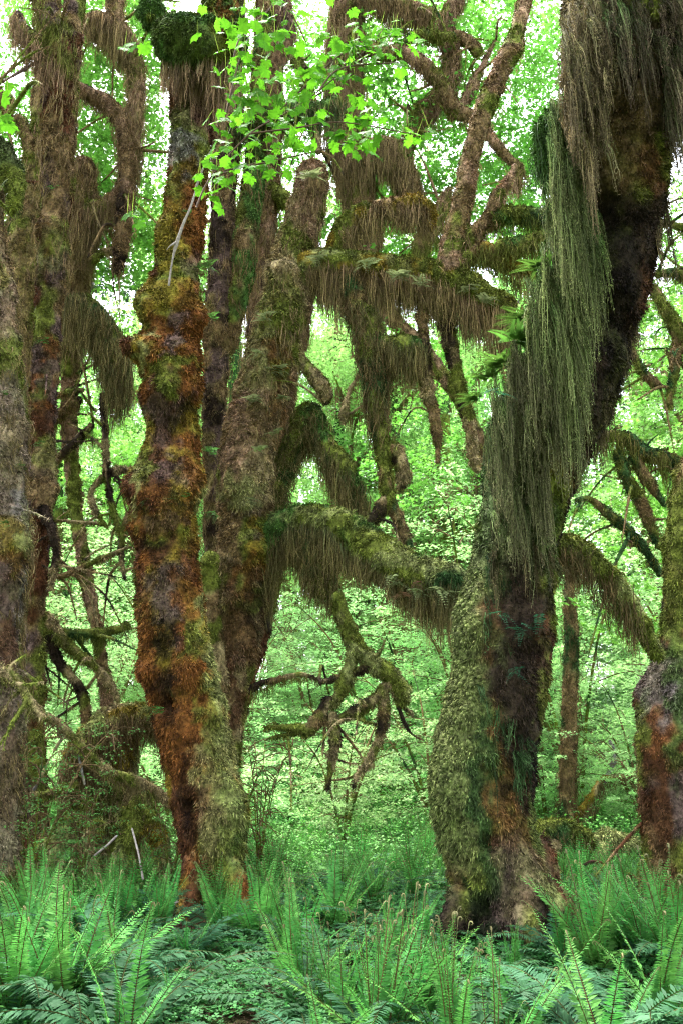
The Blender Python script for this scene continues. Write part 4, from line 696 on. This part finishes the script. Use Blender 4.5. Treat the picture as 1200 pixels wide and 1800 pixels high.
# ================================================================== sword ferns
def frond_geo(g, L, a0, a1, rng, npairs=34, plen=.11, col=(.05, .2, .03), curl=0., side=0., rcol=(.12, .09, .03), skip=.14, origin=(0, 0, 0), yaw=0., wid=.013, pw=.33):
    n = 44; s = np.linspace(0, 1, n); a = a0 + (a1 - a0) * s ** 1.3
    if curl: a = a - curl * np.clip((s - .90) / .10, 0, 1) ** 1.2
    ds = L / (n - 1) * np.where((s > .9) & (curl > 0), .55, 1.0)
    x = np.r_[0, np.cumsum(np.cos(a[:-1]) * ds[:-1])]; z = np.r_[0, np.cumsum(np.sin(a[:-1]) * ds[:-1])]; y = side * s ** 2 * L
    Pn = np.stack([x, y, z], 1); T = unit(np.gradient(Pn, axis=0)); Yv = unit(np.tile([0., 1, 0], (n, 1)) - T * T[:, 1:2]); Nn = np.cross(T, Yv)
    cy_, sy_ = math.cos(yaw), math.sin(yaw); R = np.array([[cy_, -sy_, 0], [sy_, cy_, 0], [0, 0, 1]]); o = np.array(origin)
    rw = .0042 * (1.25 - s * .8) * (1 + (2.0 * (s > .9) if curl else 0)); rw = np.asarray(rw)
    V = np.concatenate([Pn + Yv * rw[:, None], Pn - Yv * rw[:, None], Pn + Nn * rw[:, None]]); i = np.arange(n - 1)
    F = np.concatenate([np.stack(q, 1) for q in ((i, i + n, i + n + 1), (i, i + n + 1, i + 1), (i, i + 2 * n, i + 2 * n + 1), (i, i + 2 * n + 1, i + 1), (i + n, i + 2 * n, i + 2 * n + 1), (i + n, i + 2 * n + 1, i + n + 1))])
    rc = np.tile(np.array(rcol), (n, 1))
    if curl: rc[s > .86] = (.24, .22, .10)
    g.add(V @ R.T + o, F, np.tile(rc, (3, 1)))
    if npairs < 2: return
    q = np.linspace(skip, .90 if curl else .985, npairs)
    prof = np.clip((q - skip + .05) / .16, 0, 1) ** .7 * (np.clip(1 - q, 0, 1) ** (.55 if not curl else .8)) * 1.28
    for sg in (-1, 1):
        ii = np.clip((q * (n - 1)).astype(int), 0, n - 1); C = Pn[ii] + (Pn[np.minimum(ii + 1, n - 1)] - Pn[ii]) * ((q * (n - 1)) % 1)[:, None]
        t = T[ii]; yv = Yv[ii]; nn = Nn[ii]
        U = unit(yv * sg + t * (.30 + .25 * q[:, None]) + nn * rng.normal(size=(npairs, 1)) * .13 - nn * .10 + rng.normal(size=(npairs, 3)) * .06); N = unit(nn + .25 * rng.normal(size=(npairs, 3))); W = np.cross(N, U)
        S = plen * prof * rng.uniform(.88, 1.08, npairs)
        tv = np.array([[0, -.28 * wid / .013 * pw * .22, 0], [0, .28 * wid / .013 * pw * .22, 0], [.45, .125, .02], [.45, -.11, .02], [1, .02, -.09]]); tf = np.array([[0, 1, 2], [0, 2, 3], [3, 2, 4]])
        cc = np.array(col) * rng.uniform(.8, 1.2, (npairs, 1)) * (1 + .25 * q[:, None])
        place(g, tv, tf, C @ R.T + o, U @ R.T, W @ R.T, N @ R.T, S, cc)
FRESH = (.050, .185, .036); FRESH2 = (.080, .235, .045); OLD = (.028, .09, .036); OLD2 = (.045, .12, .05); DEAD = (.13, .075, .035)
frng = np.random.default_rng(400)
def fr(*a, **k):
    g = Geo(); frond_geo(g, *a, frng, **k); return g.mesh("frond", M_FERN, smooth=False)
UPR = [fr(.95, math.radians(r0), math.radians(r1), npairs=46, plen=.10, col=c, curl=cu, side=sd, rcol=(.10, .06, .02)) for r0, r1, c, cu, sd in
       [(84, 70, FRESH, 4.2, .05), (78, 60, FRESH2, 3.6, -.05), (86, 76, FRESH, 4.6, 0), (74, 50, FRESH2, 0, .08), (80, 52, FRESH, 0, -.08), (70, 46, FRESH, 3.2, .04), (82, 64, FRESH2, 4.4, -.1), (66, 34, FRESH2, 0, .05)]]
LOW = [fr(1.0, math.radians(r0), math.radians(r1), npairs=42, plen=.13, col=c, side=sd, rcol=(.10, .10, .03)) for r0, r1, c, sd in
       [(48, -30, OLD, .06), (38, -35, OLD2, -.06), (55, -20, OLD, .1), (30, -25, OLD2, 0), (42, -45, OLD, -.1), (25, -18, OLD2, .08)]]
DED = [fr(.9, math.radians(30), math.radians(-50), npairs=34, plen=.08, col=DEAD, side=sd, rcol=(.12, .07, .03)) for sd in (.1, -.12)]
FID = [fr(.85, math.radians(86), math.radians(80), npairs=26, plen=.04, col=FRESH2, curl=5.2, side=sd, rcol=(.11, .075, .03), skip=.35) for sd in (.03, -.04, .06)]
def fern(x, y, scale, label, nu=16, nl=10, nf=0, seed=0, group="sword ferns in the foreground", lean=None, tilt=.22):
    r = random.Random(seed); t = thing("sword_fern", label, "fern", (x, y, gz(x, y)), group)
    def put(name, me, a, sc, tl=0):
        o = link(name, me, t, (r.uniform(-.05, .05), r.uniform(-.05, .05), 0)); o.rotation_euler = (r.uniform(-.25, .25), tl, a); o.scale = (sc, sc * r.choice((1, -1)), sc)
    for i in range(nu): put("frond", r.choice(UPR), r.uniform(0, 6.28) if lean is None else lean + r.uniform(-1.2, 1.2), scale * r.uniform(.5, .98), r.uniform(-.05, tilt + .2))
    for i in range(nl): put("frond", r.choice(LOW), i * 6.28 / max(nl, 1) + r.uniform(-.3, .3), scale * r.uniform(.75, 1.1), 0)
    if nl > 3:
        for i in range(2): put("frond", r.choice(DED), r.uniform(0, 6.28), scale * r.uniform(.6, .95))
    for i in range(nf): put("fiddlehead", r.choice(FID), r.uniform(0, 6.28), scale * r.uniform(.75, 1.1), r.uniform(-.05, .15))
    return t
def gp(px, py):   # ground point seen at a pixel
    v = FW + np.array([1., 0, 0]) * (px - 600) / F_PX + UP * (900 - py) / F_PX; k = CAM_H / -v[2]; return v[0] * k, v[1] * k
near = [(20, 1800, 1.0, 22, 4, 0, "tall fresh fern in the bottom left corner of the photo"), (110, 1790, 1.0, 22, 6, 1, "upright bright fern second from the bottom left corner, thin brown stems showing"),
        (215, 1840, .95, 5, 14, 0, "low bluish fern at the bottom left arching right over the ground"), (200, 1745, .95, 12, 13, 1, "fern with bluish drooping fronds left of the trail, in front of the rusty trunk"),
        (40, 1700, .9, 20, 4, 1, "dense fresh fern at the left edge, behind the corner fern"), (130, 1680, .85, 18, 5, 1, "curly tipped fern left of the low bluish fern, before the mossy stump"), (205, 1640, .85, 18, 5, 0, "feathery bright fern right in front of the mossy stump"),
        (275, 1635, .8, 16, 6, 0, "light green fern leaning at the left foot of the rusty trunk"), (330, 1690, .6, 4, 10, 0, "small dark fern below the rusty trunk foot, fronds lying flat"),
        (395, 1640, .8, 13, 5, 0, "bright fern touching the right foot of the rusty trunk"), (455, 1650, .85, 18, 5, 0, "soft green fern just right of the rusty trunk's foot"), (525, 1765, .85, 14, 7, 1, "open leaning fern at the bottom right of the trail"),
        (520, 1690, .85, 18, 6, 0, "pale fern in the middle of the gap between the two big trunks"), (590, 1640, .85, 18, 6, 0, "grassy looking fern farther back in the gap between the two big trunks"),
        (660, 1840, .9, 16, 3, 14, "fern crowded with curled fiddleheads at the bottom centre"), (730, 1790, .92, 16, 3, 13, "fiddlehead fern right of the bottom centre one, below the massive trunk's left foot"), (800, 1850, .85, 13, 3, 11, "fiddlehead fern at the bottom, nearest the clover patch before the massive trunk"),
        (590, 1800, .85, 15, 5, 3, "upright fern at the bottom between the trail fern and the fiddlehead crowd"), (690, 1680, .7, 8, 10, 2, "dark fern with fronds spread low left of the massive trunk's foot"), (745, 1665, .6, 6, 10, 1, "small fern tucked against the left root of the massive trunk"),
        (655, 1610, .8, 16, 6, 0, "leafy fern behind the dark low one, left of the massive trunk"), (945, 1790, .95, 4, 15, 0, "large dark fern with glossy blue green fronds lying in front of the massive trunk"), (1060, 1850, 1.0, 4, 16, 0, "biggest dark drooping fern at the bottom right"),
        (1165, 1800, 1.0, 8, 14, 0, "dark arching fern in the bottom right corner"), (1050, 1720, .95, 24, 6, 3, "tall vivid fern right of the massive trunk, fronds standing like a fan"), (1130, 1710, 1.0, 26, 4, 6, "vivid fern with many curled tips in front of the right edge trunk"),
        (1190, 1730, 1.0, 20, 5, 5, "bright fern cut by the right edge of the photo"), (985, 1700, .7, 6, 9, 0, "silvery fern sprawling on the right root of the massive trunk"), (905, 1720, .6, 5, 6, 0, "small upright fern before the foot of the massive trunk"),
        (290, 1790, .45, 1, 7, 0, "tiny dark fern in the clover left of the trail"), (880, 1860, .8, 6, 9, 4, "mixed green fern at the bottom edge, left of the biggest dark fern"), (60, 1640, .85, 18, 4, 1, "pale fern beneath the mossy stump at the left"), (560, 1880, .7, 6, 8, 0, "low fern whose tips poke over the bottom edge beside the trail")]
for k, (px, py, sc, nu, nl, nf, lab) in enumerate(near):
    x, y = gp(px, py); fern(x, y, sc, lab, nu, nl, nf, seed=500 + k)
# ferns of the carpet beyond: one mesh each, shared
def far_fern(seed, up=14, low=6, npairs=20):
    r = np.random.default_rng(seed); g = Geo()
    for i in range(up): frond_geo(g, r.uniform(.65, .95), math.radians(r.uniform(66, 86)), math.radians(r.uniform(38, 66)), r, npairs=npairs, plen=.10, col=[FRESH, FRESH2, (.06, .19, .04)][i % 3], side=r.uniform(-.1, .1), yaw=r.uniform(0, 6.28), pw=.6, curl=float(r.choice([0, 0, 4.])))
    for i in range(low): frond_geo(g, .9, math.radians(r.uniform(30, 50)), math.radians(r.uniform(-40, -10)), r, npairs=npairs, plen=.12, col=OLD2, yaw=r.uniform(0, 6.28), pw=.6)
    return g.mesh("sword_fern", M_FERN, smooth=False)
FAR = [far_fern(600 + k) for k in range(6)]
rr = random.Random(77); nfar = 0
lab_mid = "bright sword fern in the green carpet beyond the foreground ferns"; lab_right = "sword fern in the clump between the massive trunk and the right edge trunk"
def putfar(x, y, s, lab, grp):
    o = link("sword_fern", rr.choice(FAR), None, (x, y, gz(x, y))); o.rotation_euler = (0, 0, rr.uniform(0, 6.28)); o.scale = (s, s, s * rr.uniform(.85, 1.1)); tag(o, lab, "fern", grp)
for _ in range(4000):
    if nfar >= 175: break
    y = rr.uniform(7.6, 17); x = rr.uniform(-.48, .48) * y
    px = 600 + F_PX * x / (y * math.cos(PITCH)) 
    if any((x - a) ** 2 + (y - b) ** 2 < r2 for a, b, r2 in ((BA[0], BA[1], .35), (BC[0], BC[1], .6), (BM[0], BM[1], .8))): continue
    if y < 8.6 and abs(x - BC[0]) < .6: continue
    if 930 < px < 1150 and 9.9 < y < 12.2: continue
    if any((x - q.location.x) ** 2 + (y - q.location.y) ** 2 < .16 for q in COL.objects if q.name.startswith("sword_fern") and q.parent is None): continue
    if 940 < px < 1150: putfar(x, y, rr.uniform(.42, .6) if y > 9.5 else rr.uniform(.6, .8), lab_right, "ferns of the right hand clump")
    else: putfar(x, y, rr.uniform(.5, .85), lab_mid, "ferns of the far green carpet")
    nfar += 1

# ================================================================== ground cover, litter, grass
def scatter_xy(n, y0, y1, rng, w=.5):
    y = rng.uniform(y0 ** 1, y1, n); x = rng.uniform(-w, w, n) * y; return x, y
def cover():
    rng = np.random.default_rng(700)
    g = Geo(); x, y = scatter_xy(52000, 4.2, 11, rng); k = noise(np.stack([x, y, 0 * x], 1), 1.6, 3) + .25 * noise(np.stack([x, y, 0 * x], 1), 6, 4) > .40 + .0 * x
    x = x[k]; y = y[k]; n = len(x); V = np.stack([x, y, ground_h(x, y) + rng.uniform(.03, .11, n)], 1); V[:, 2] += (fbm(np.stack([x, y, 0 * x], 1), 2.2, 5) - .5) * .10
    N = unit(rng.normal(size=(n, 3)) * .28 + [0, 0, 1]); c = np.array([.035, .15, .03]) * rng.uniform(.6, 1.5, (n, 1))
    heart = (np.array([[0, 0, 0], [.6, -.5, .1], [1, -.35, .05], [.85, 0, 0], [1, .35, .05], [.6, .5, .1]]), np.array([[0, 1, 2], [0, 2, 3], [0, 3, 4], [0, 4, 5]]))
    U0, W0 = frames(N, rng)
    for q in range(3):
        an = q * 2.094; U = U0 * math.cos(an) + W0 * math.sin(an); place(g, heart[0], heart[1], V, U, np.cross(N, U), N, rng.uniform(.018, .032, n), c)
    tag(link("clover_cover", g.mesh("clover_cover", M_COVER, smooth=False)), "low clover like leaves carpeting the soil around the trail and ferns", "ground cover", kind="stuff")
    g = Geo(); x, y = scatter_xy(26000, 4.0, 11, rng); n = len(x); V = np.stack([x, y, ground_h(x, y) + (fbm(np.stack([x, y, 0 * x], 1), 2.2, 5) - .5) * .10 + rng.uniform(.0, .03, n)], 1)
    N = unit(rng.normal(size=(n, 3)) * .5 + [0, 0, 1]); U, W = frames(N, rng); cs = np.array([[.10, .05, .03], [.16, .09, .05], [.05, .03, .02], [.14, .07, .05]])[rng.integers(0, 4, n)]
    place(g, LEAF3[0] * [1, .5, 1], LEAF3[1], V, U, W, N, rng.uniform(.02, .06, n), cs)
    tag(link("leaf_litter", g.mesh("leaf_litter", M_COVER, smooth=False)), "brown dead leaves and twigs littering the trail", "litter", kind="stuff")
    g = Geo(); n = 45000; y = rng.uniform(9.5, 19, n); x = rng.uniform(-.5, .5, n) * y; V = np.stack([x, y, ground_h(x, y) - .02], 1)
    d = unit(rng.normal(size=(n, 3)) * .35 + [0, 0, 1]); s = unit(np.cross(d, rng.normal(size=(n, 3)))); L = (rng.uniform(.1, .35, n) * (.6 + .8 * noise(V, .8, 2)))[:, None]; w = .008
    T = np.stack([V - s * w, V + s * w, V + d * L * .6 + s * w * .8, V + d * L * .6 - s * w * .8, V + d * L + rng.normal(size=(n, 3)) * .06 - [0, 0, .03]], 1).reshape(-1, 3)
    F = (np.array([[0, 1, 2], [0, 2, 3], [3, 2, 4]])[None] + (np.arange(n) * 5)[:, None, None]).reshape(-1, 3)
    c = np.array([.07, .20, .035]) * rng.uniform(.6, 1.4, (n, 1)); g.add(T, F, np.repeat(c, 5, 0))
    tag(link("grass", g.mesh("grass", M_COVER, smooth=False)), "soft grass and shoots between the far ferns", "grass", kind="stuff")
    g = Geo(); n = 52000; y = rng.uniform(9, 22, n); x = rng.uniform(-.5, .5, n) * y; V = np.stack([x, y, ground_h(x, y)], 1); low = (x / y > .21) & (x / y < .38) & (y < 12.2); V[:, 2] += rng.random(n) ** .7 * (.25 + .5 * noise(V, .7, 9)) * np.clip((y - 7) / 6, .4, 1.2) * np.where(low, .3, 1)
    N = unit(rng.normal(size=(n, 3)) * .4 + [0, -.2, 1]); U, W = frames(N, rng); c = np.array([.10, .30, .045]) * rng.uniform(.6, 1.4, (n, 1))
    place(g, LEAF5[0], LEAF5[1], V, U, W, N, rng.uniform(.02, .05, n), c)
    tag(link("undergrowth", g.mesh("undergrowth", M_COVER, smooth=False)), "knee high leafy undergrowth filling the clearing behind the big trunks", "undergrowth", kind="stuff")
cover()

# ================================================================== leafy thicket and far forest
LG = (.32, .56, .20); LT = (.22, .43, .11)  # leaf greens paled so the colour carries the distance haze
def sprays(g, centers, radii, nleaf, size, rng, col=LG, flat=.12, tmpl=LEAF5, tiltN=.35):
    """flat layered leaf sprays, one per centre"""
    m = len(centers); C = np.repeat(centers, nleaf, 0); R = np.repeat(radii, nleaf); n = len(C)
    a = rng.random(n) * 6.28; q = np.sqrt(rng.random(n)); C = C + np.stack([np.cos(a) * q * R, np.sin(a) * q * R, rng.normal(size=n) * flat * R - q ** 2 * R * .25], 1)
    N = unit(rng.normal(size=(n, 3)) * tiltN + np.array([0, 0, 1])); N = unit(N + np.repeat(rng.normal(size=(m, 3)) * .18, nleaf, 0)); U, W = frames(N, rng)
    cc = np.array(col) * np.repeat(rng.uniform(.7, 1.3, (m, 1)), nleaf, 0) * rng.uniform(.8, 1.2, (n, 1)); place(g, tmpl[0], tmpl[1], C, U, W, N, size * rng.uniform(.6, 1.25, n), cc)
def vine_maple(seed, H=4.0, spread=1.6, ns=90, nl=46, size=.055, col=LG, rs=1.):
    rng = np.random.default_rng(seed); st = Geo(); lf = Geo(); cents = []
    for k in range(6):
        a = rng.uniform(0, 6.28); r = rng.uniform(.4, 1) * spread; h = H * rng.uniform(.6, 1)
        Q = [(0, 0, -.1, .035 * rs), (math.cos(a) * r * .25, math.sin(a) * r * .25, h * .4, .028 * rs), (math.cos(a) * r * .7, math.sin(a) * r * .7, h * .8, .018 * rs), (math.cos(a) * r * 1.2, math.sin(a) * r * 1.2, h, .008)]
        V, F, D = tube_raw(Q, .12, .2, 0, seed + k, closed=False, maxring=7); st.add(V, F, palette([BROWN, OLIVE, DGREEN])(V)); S = catmull(Q, 30)
        for s in S[5:]:
            for _ in range(max(1, ns // 150)): cents.append(s[:3] + rng.normal(size=3) * [spread * .32, spread * .32, H * .07])
            if rng.random() < .5:
                e = cents[-1]; V, F, D = tube_raw([(*s[:3], .01), (*((s[:3] + e) / 2 + [0, 0, .08]), .007), (*e, .004)], .15, .1, 0, 1, closed=False, maxring=5); st.add(V, F, BROWN)
    extra = rng.normal(size=(max(0, ns - len(cents)), 3)) * [spread * .55, spread * .55, H * .25] + [0, 0, H * .5]; extra[:, 2] = np.abs(extra[:, 2] - .15) + .15
    cents = np.concatenate([np.array(cents), extra]) if len(extra) else np.array(cents)
    sprays(lf, cents, rng.uniform(.18, .42, len(cents)) * spread / 1.6, nl, size, rng, col)
    return st.mesh("stem", M_TRUNK), lf.mesh("foliage", M_LEAF, smooth=False)
def tall_maple(seed, H=17., R=.30, nl=42, size=.11, col=LT):
    rng = np.random.default_rng(seed); st = Geo(); lf = Geo(); hm = Geo(); pal = palette([BROWN, OLIVE, DGREEN, HBROWN], (), .8, seed)
    lean = rng.normal(size=2) * .8; tQ = [(0, 0, -.3, R * 1.4), (lean[0] * .1, lean[1] * .1, H * .15, R), (lean[0] * .5, lean[1] * .5, H * .5, R * .75), (lean[0], lean[1], H * .8, R * .45), (lean[0] * 1.2, lean[1] * 1.2, H, R * .15)]
    V, F, D = tube_raw(tQ, .12, .2, .1, seed, maxring=20); st.add(V, F, pal(V)); T = catmull(tQ, 60); cents = []; roots = []
    for k in range(15):
        i = int(rng.uniform(12, 54)); s = T[i]; a = rng.uniform(0, 6.28); l = rng.uniform(2.0, 4.6) * (1.1 - i / 90); dv = np.array([math.cos(a), math.sin(a), 0])
        Q = [(*s[:3], s[3] * .5), (*(s[:3] + dv * l * .35 + [0, 0, l * rng.uniform(.0, .3)]), .085), (*(s[:3] + dv * l * .7 + rng.normal(size=3) * .3 + [0, 0, l * .35]), .06), (*(s[:3] + dv * l + rng.normal(size=3) * .5 + [0, 0, l * rng.uniform(.1, .7)]), .025)]
        V, F, D = tube_raw(Q, .11, .25, 0, seed + k, maxring=10); st.add(V, F, pal(V)); S = catmull(Q, 16)
        roots.append(S[1:13, :3])
        for q in S[5:]:
            for _ in range(2): cents.append(q[:3] + rng.normal(size=3) * [.7, .7, .6])
    for q in T[26:]: cents.append(q[:3] + rng.normal(size=3) * [1.3, 1.3, .8])
    cents = np.array(cents); sprays(lf, cents, rng.uniform(.35, .8, len(cents)), nl, size, rng, col, .2)
    rt = np.repeat(np.concatenate(roots), 6, 0) + rng.normal(size=(6 * 12 * 15, 3)) * .05; n = len(rt)
    tassels(hm, rt, rng.uniform(.2, .9, n), rng, np.tile(HBROWN, (n, 1)), np.tile(HPINK, (n, 1)), per=4, spread=.07, w=.025, K=3)
    return st.mesh("trunk", M_TRUNK), lf.mesh("foliage", M_LEAF, smooth=False), hm.mesh("hanging_moss", M_MOSS, smooth=False)
def conifer(seed, H=32.):
    rng = np.random.default_rng(seed); st = Geo(); lf = Geo(); V, F, D = tube_raw([(0, 0, -.3, .5), (0, 0, H * .5, .33), (.2, 0, H, .05)], .35, .1, .1, seed, maxring=14); st.add(V, F, np.array([.10, .085, .075]) * np.ones((len(V), 1)))
    C = []; Dv = []; S = []
    for k in range(260):
        z = rng.uniform(.12, 1) * H; a = rng.uniform(0, 6.28); l = (1.05 - z / H) * 4.2 * rng.uniform(.5, 1) + .4; dv = np.array([math.cos(a), math.sin(a), -.22])
        m = int(l * 9) + 3; t = rng.random(m) ** .7; b = np.array([0, 0, z]) + dv * t[:, None] * l + np.array([0, 0, -.12]) * (t[:, None] * l) ** 1.5 + rng.normal(size=(m, 3)) * .12
        C.append(b); Dv.append(np.tile(dv, (m, 1)) + rng.normal(size=(m, 3)) * .45); S.append(np.full(m, .45))
    C = np.concatenate(C); U = unit(np.concatenate(Dv)); N = unit(rng.normal(size=C.shape) * .4 + [0, 0, 1]); N = unit(N - U * (N * U).sum(1, keepdims=True)); W = np.cross(N, U)
    comb = (np.array([[0, 0, 0], [.35, -.25, -.05], [.3, 0, 0], [.65, -.2, -.1], [.6, 0, 0], [1, 0, -.1], [.35, .25, -.05], [.65, .2, -.1]]), np.array([[0, 1, 2], [2, 3, 4], [4, 5, 3], [0, 2, 6], [2, 4, 7], [4, 5, 7]]))
    place(lf, comb[0], comb[1], C, U, W, N, np.concatenate(S), np.array([.045, .085, .04]) * rng.uniform(.6, 1.5, (len(C), 1)))
    return st.mesh("trunk", M_TRUNK), lf.mesh("foliage", M_CONIFER, smooth=False)
VM = [vine_maple(800 + k, H, sp, ns, 44, sz_) for k, (H, sp, ns, sz_) in enumerate([(4.2, 1.7, 190, .06), (3.2, 1.5, 150, .055), (5.2, 1.9, 230, .065), (2.0, 1.1, 90, .05)])]
TM = [tall_maple(820 + k, H) for k, H in enumerate([15, 18, 21, 17])]
CF = [conifer(840 + k, H) for k, H in enumerate([34, 30, 38])]
r2 = random.Random(9)
def plant(name, meshes, names, x, y, s, label, cat, grp):
    t = thing(name, label, cat, (x, y, gz(x, y)), grp); a = r2.uniform(0, 6.28)
    for me, nm in zip(meshes, names):
        o = link(nm, me, t); o.rotation_euler = (0, 0, a); o.scale = (s, s, s)
def ring(n, y0, y1, w, gap, used=[]):
    out = []; tries = 0
    while len(out) < n and tries < 6000:
        tries += 1; y = math.sqrt(r2.uniform(y0 ** 2, y1 ** 2)); x = r2.uniform(-w, w) * y
        if all((x - a) ** 2 + (y - b) ** 2 > gap ** 2 for a, b in used): out.append((x, y)); used.append((x, y))
    return out
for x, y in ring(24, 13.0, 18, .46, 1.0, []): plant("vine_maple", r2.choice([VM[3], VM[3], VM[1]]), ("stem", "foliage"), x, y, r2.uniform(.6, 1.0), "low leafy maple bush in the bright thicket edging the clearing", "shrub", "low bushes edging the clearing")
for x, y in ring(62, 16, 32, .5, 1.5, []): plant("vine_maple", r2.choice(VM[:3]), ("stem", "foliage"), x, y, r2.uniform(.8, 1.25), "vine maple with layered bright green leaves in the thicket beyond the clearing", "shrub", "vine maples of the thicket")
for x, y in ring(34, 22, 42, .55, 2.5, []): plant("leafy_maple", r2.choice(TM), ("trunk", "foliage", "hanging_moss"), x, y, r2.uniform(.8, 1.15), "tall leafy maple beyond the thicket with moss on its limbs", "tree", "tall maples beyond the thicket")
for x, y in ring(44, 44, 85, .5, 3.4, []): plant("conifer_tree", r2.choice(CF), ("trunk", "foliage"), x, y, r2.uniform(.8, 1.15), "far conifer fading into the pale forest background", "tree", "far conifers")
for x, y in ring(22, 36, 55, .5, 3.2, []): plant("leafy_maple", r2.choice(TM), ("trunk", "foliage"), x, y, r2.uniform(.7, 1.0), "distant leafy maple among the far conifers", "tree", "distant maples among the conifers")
for x, y in [(-9, -6), (-4, -10), (3, -8), (9, -7), (13, 0), (-13, 1), (0, -17), (8, -16), (-10, -16), (14, 8), (-14, 9)]: plant("leafy_maple", r2.choice(TM), ("trunk", "foliage", "hanging_moss"), x, y, r2.uniform(.85, 1.1), "unseen leafy maple added around the clearing to hold back front light", "tree", "added unseen maples around the viewpoint")  # out of view, added to shade the trunks from the front
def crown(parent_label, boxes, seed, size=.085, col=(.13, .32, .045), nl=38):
    t = [o for o in COL.objects if o.get("label", "").startswith(parent_label)][0]; rng = np.random.default_rng(seed); g = Geo(); C = []
    for (x0, y0, x1, y1, d0, d1, n) in boxes:
        for _ in range(n): C.append(P(rng.uniform(x0, x1), rng.uniform(y0, y1), rng.uniform(d0, d1)))
    sprays(g, np.array(C), rng.uniform(.15, .5, len(C)), nl, size, rng, col, .2, LEAF5, .5)
    link("foliage", g.mesh("foliage", M_LEAF, tuple(t.location), False), t)
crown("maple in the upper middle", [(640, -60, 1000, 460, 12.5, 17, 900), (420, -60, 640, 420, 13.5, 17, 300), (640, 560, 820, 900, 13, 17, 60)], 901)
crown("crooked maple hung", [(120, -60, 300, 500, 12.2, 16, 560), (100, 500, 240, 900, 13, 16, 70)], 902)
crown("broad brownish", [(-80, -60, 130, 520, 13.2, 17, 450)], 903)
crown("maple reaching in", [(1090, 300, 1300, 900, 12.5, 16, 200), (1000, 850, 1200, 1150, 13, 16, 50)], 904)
# thin saplings close to the trunks
SAP = vine_maple(860, 1.9, .7, 90, 18, .028, (.14, .34, .08), .35)
for px, py, d, s, lab in [(150, 1500, 9.2, .6, "small leaved sapling in front of the mossy stump"), (60, 1500, 9.0, .9, "small leaved sapling left of the mossy stump, before the left edge trunk"), (455, 1480, 9.6, .8, "thin sapling beside the right flank of the rusty trunk"), (300, 1540, 9.4, .6, "low sapling tucked between the stump and the rusty trunk")]:
    p = P(px, py, d); plant("maple_sapling", SAP, ("stem", "foliage"), float(p[0]), float(p[1]), s, lab, "sapling", "small saplings near the trunks")
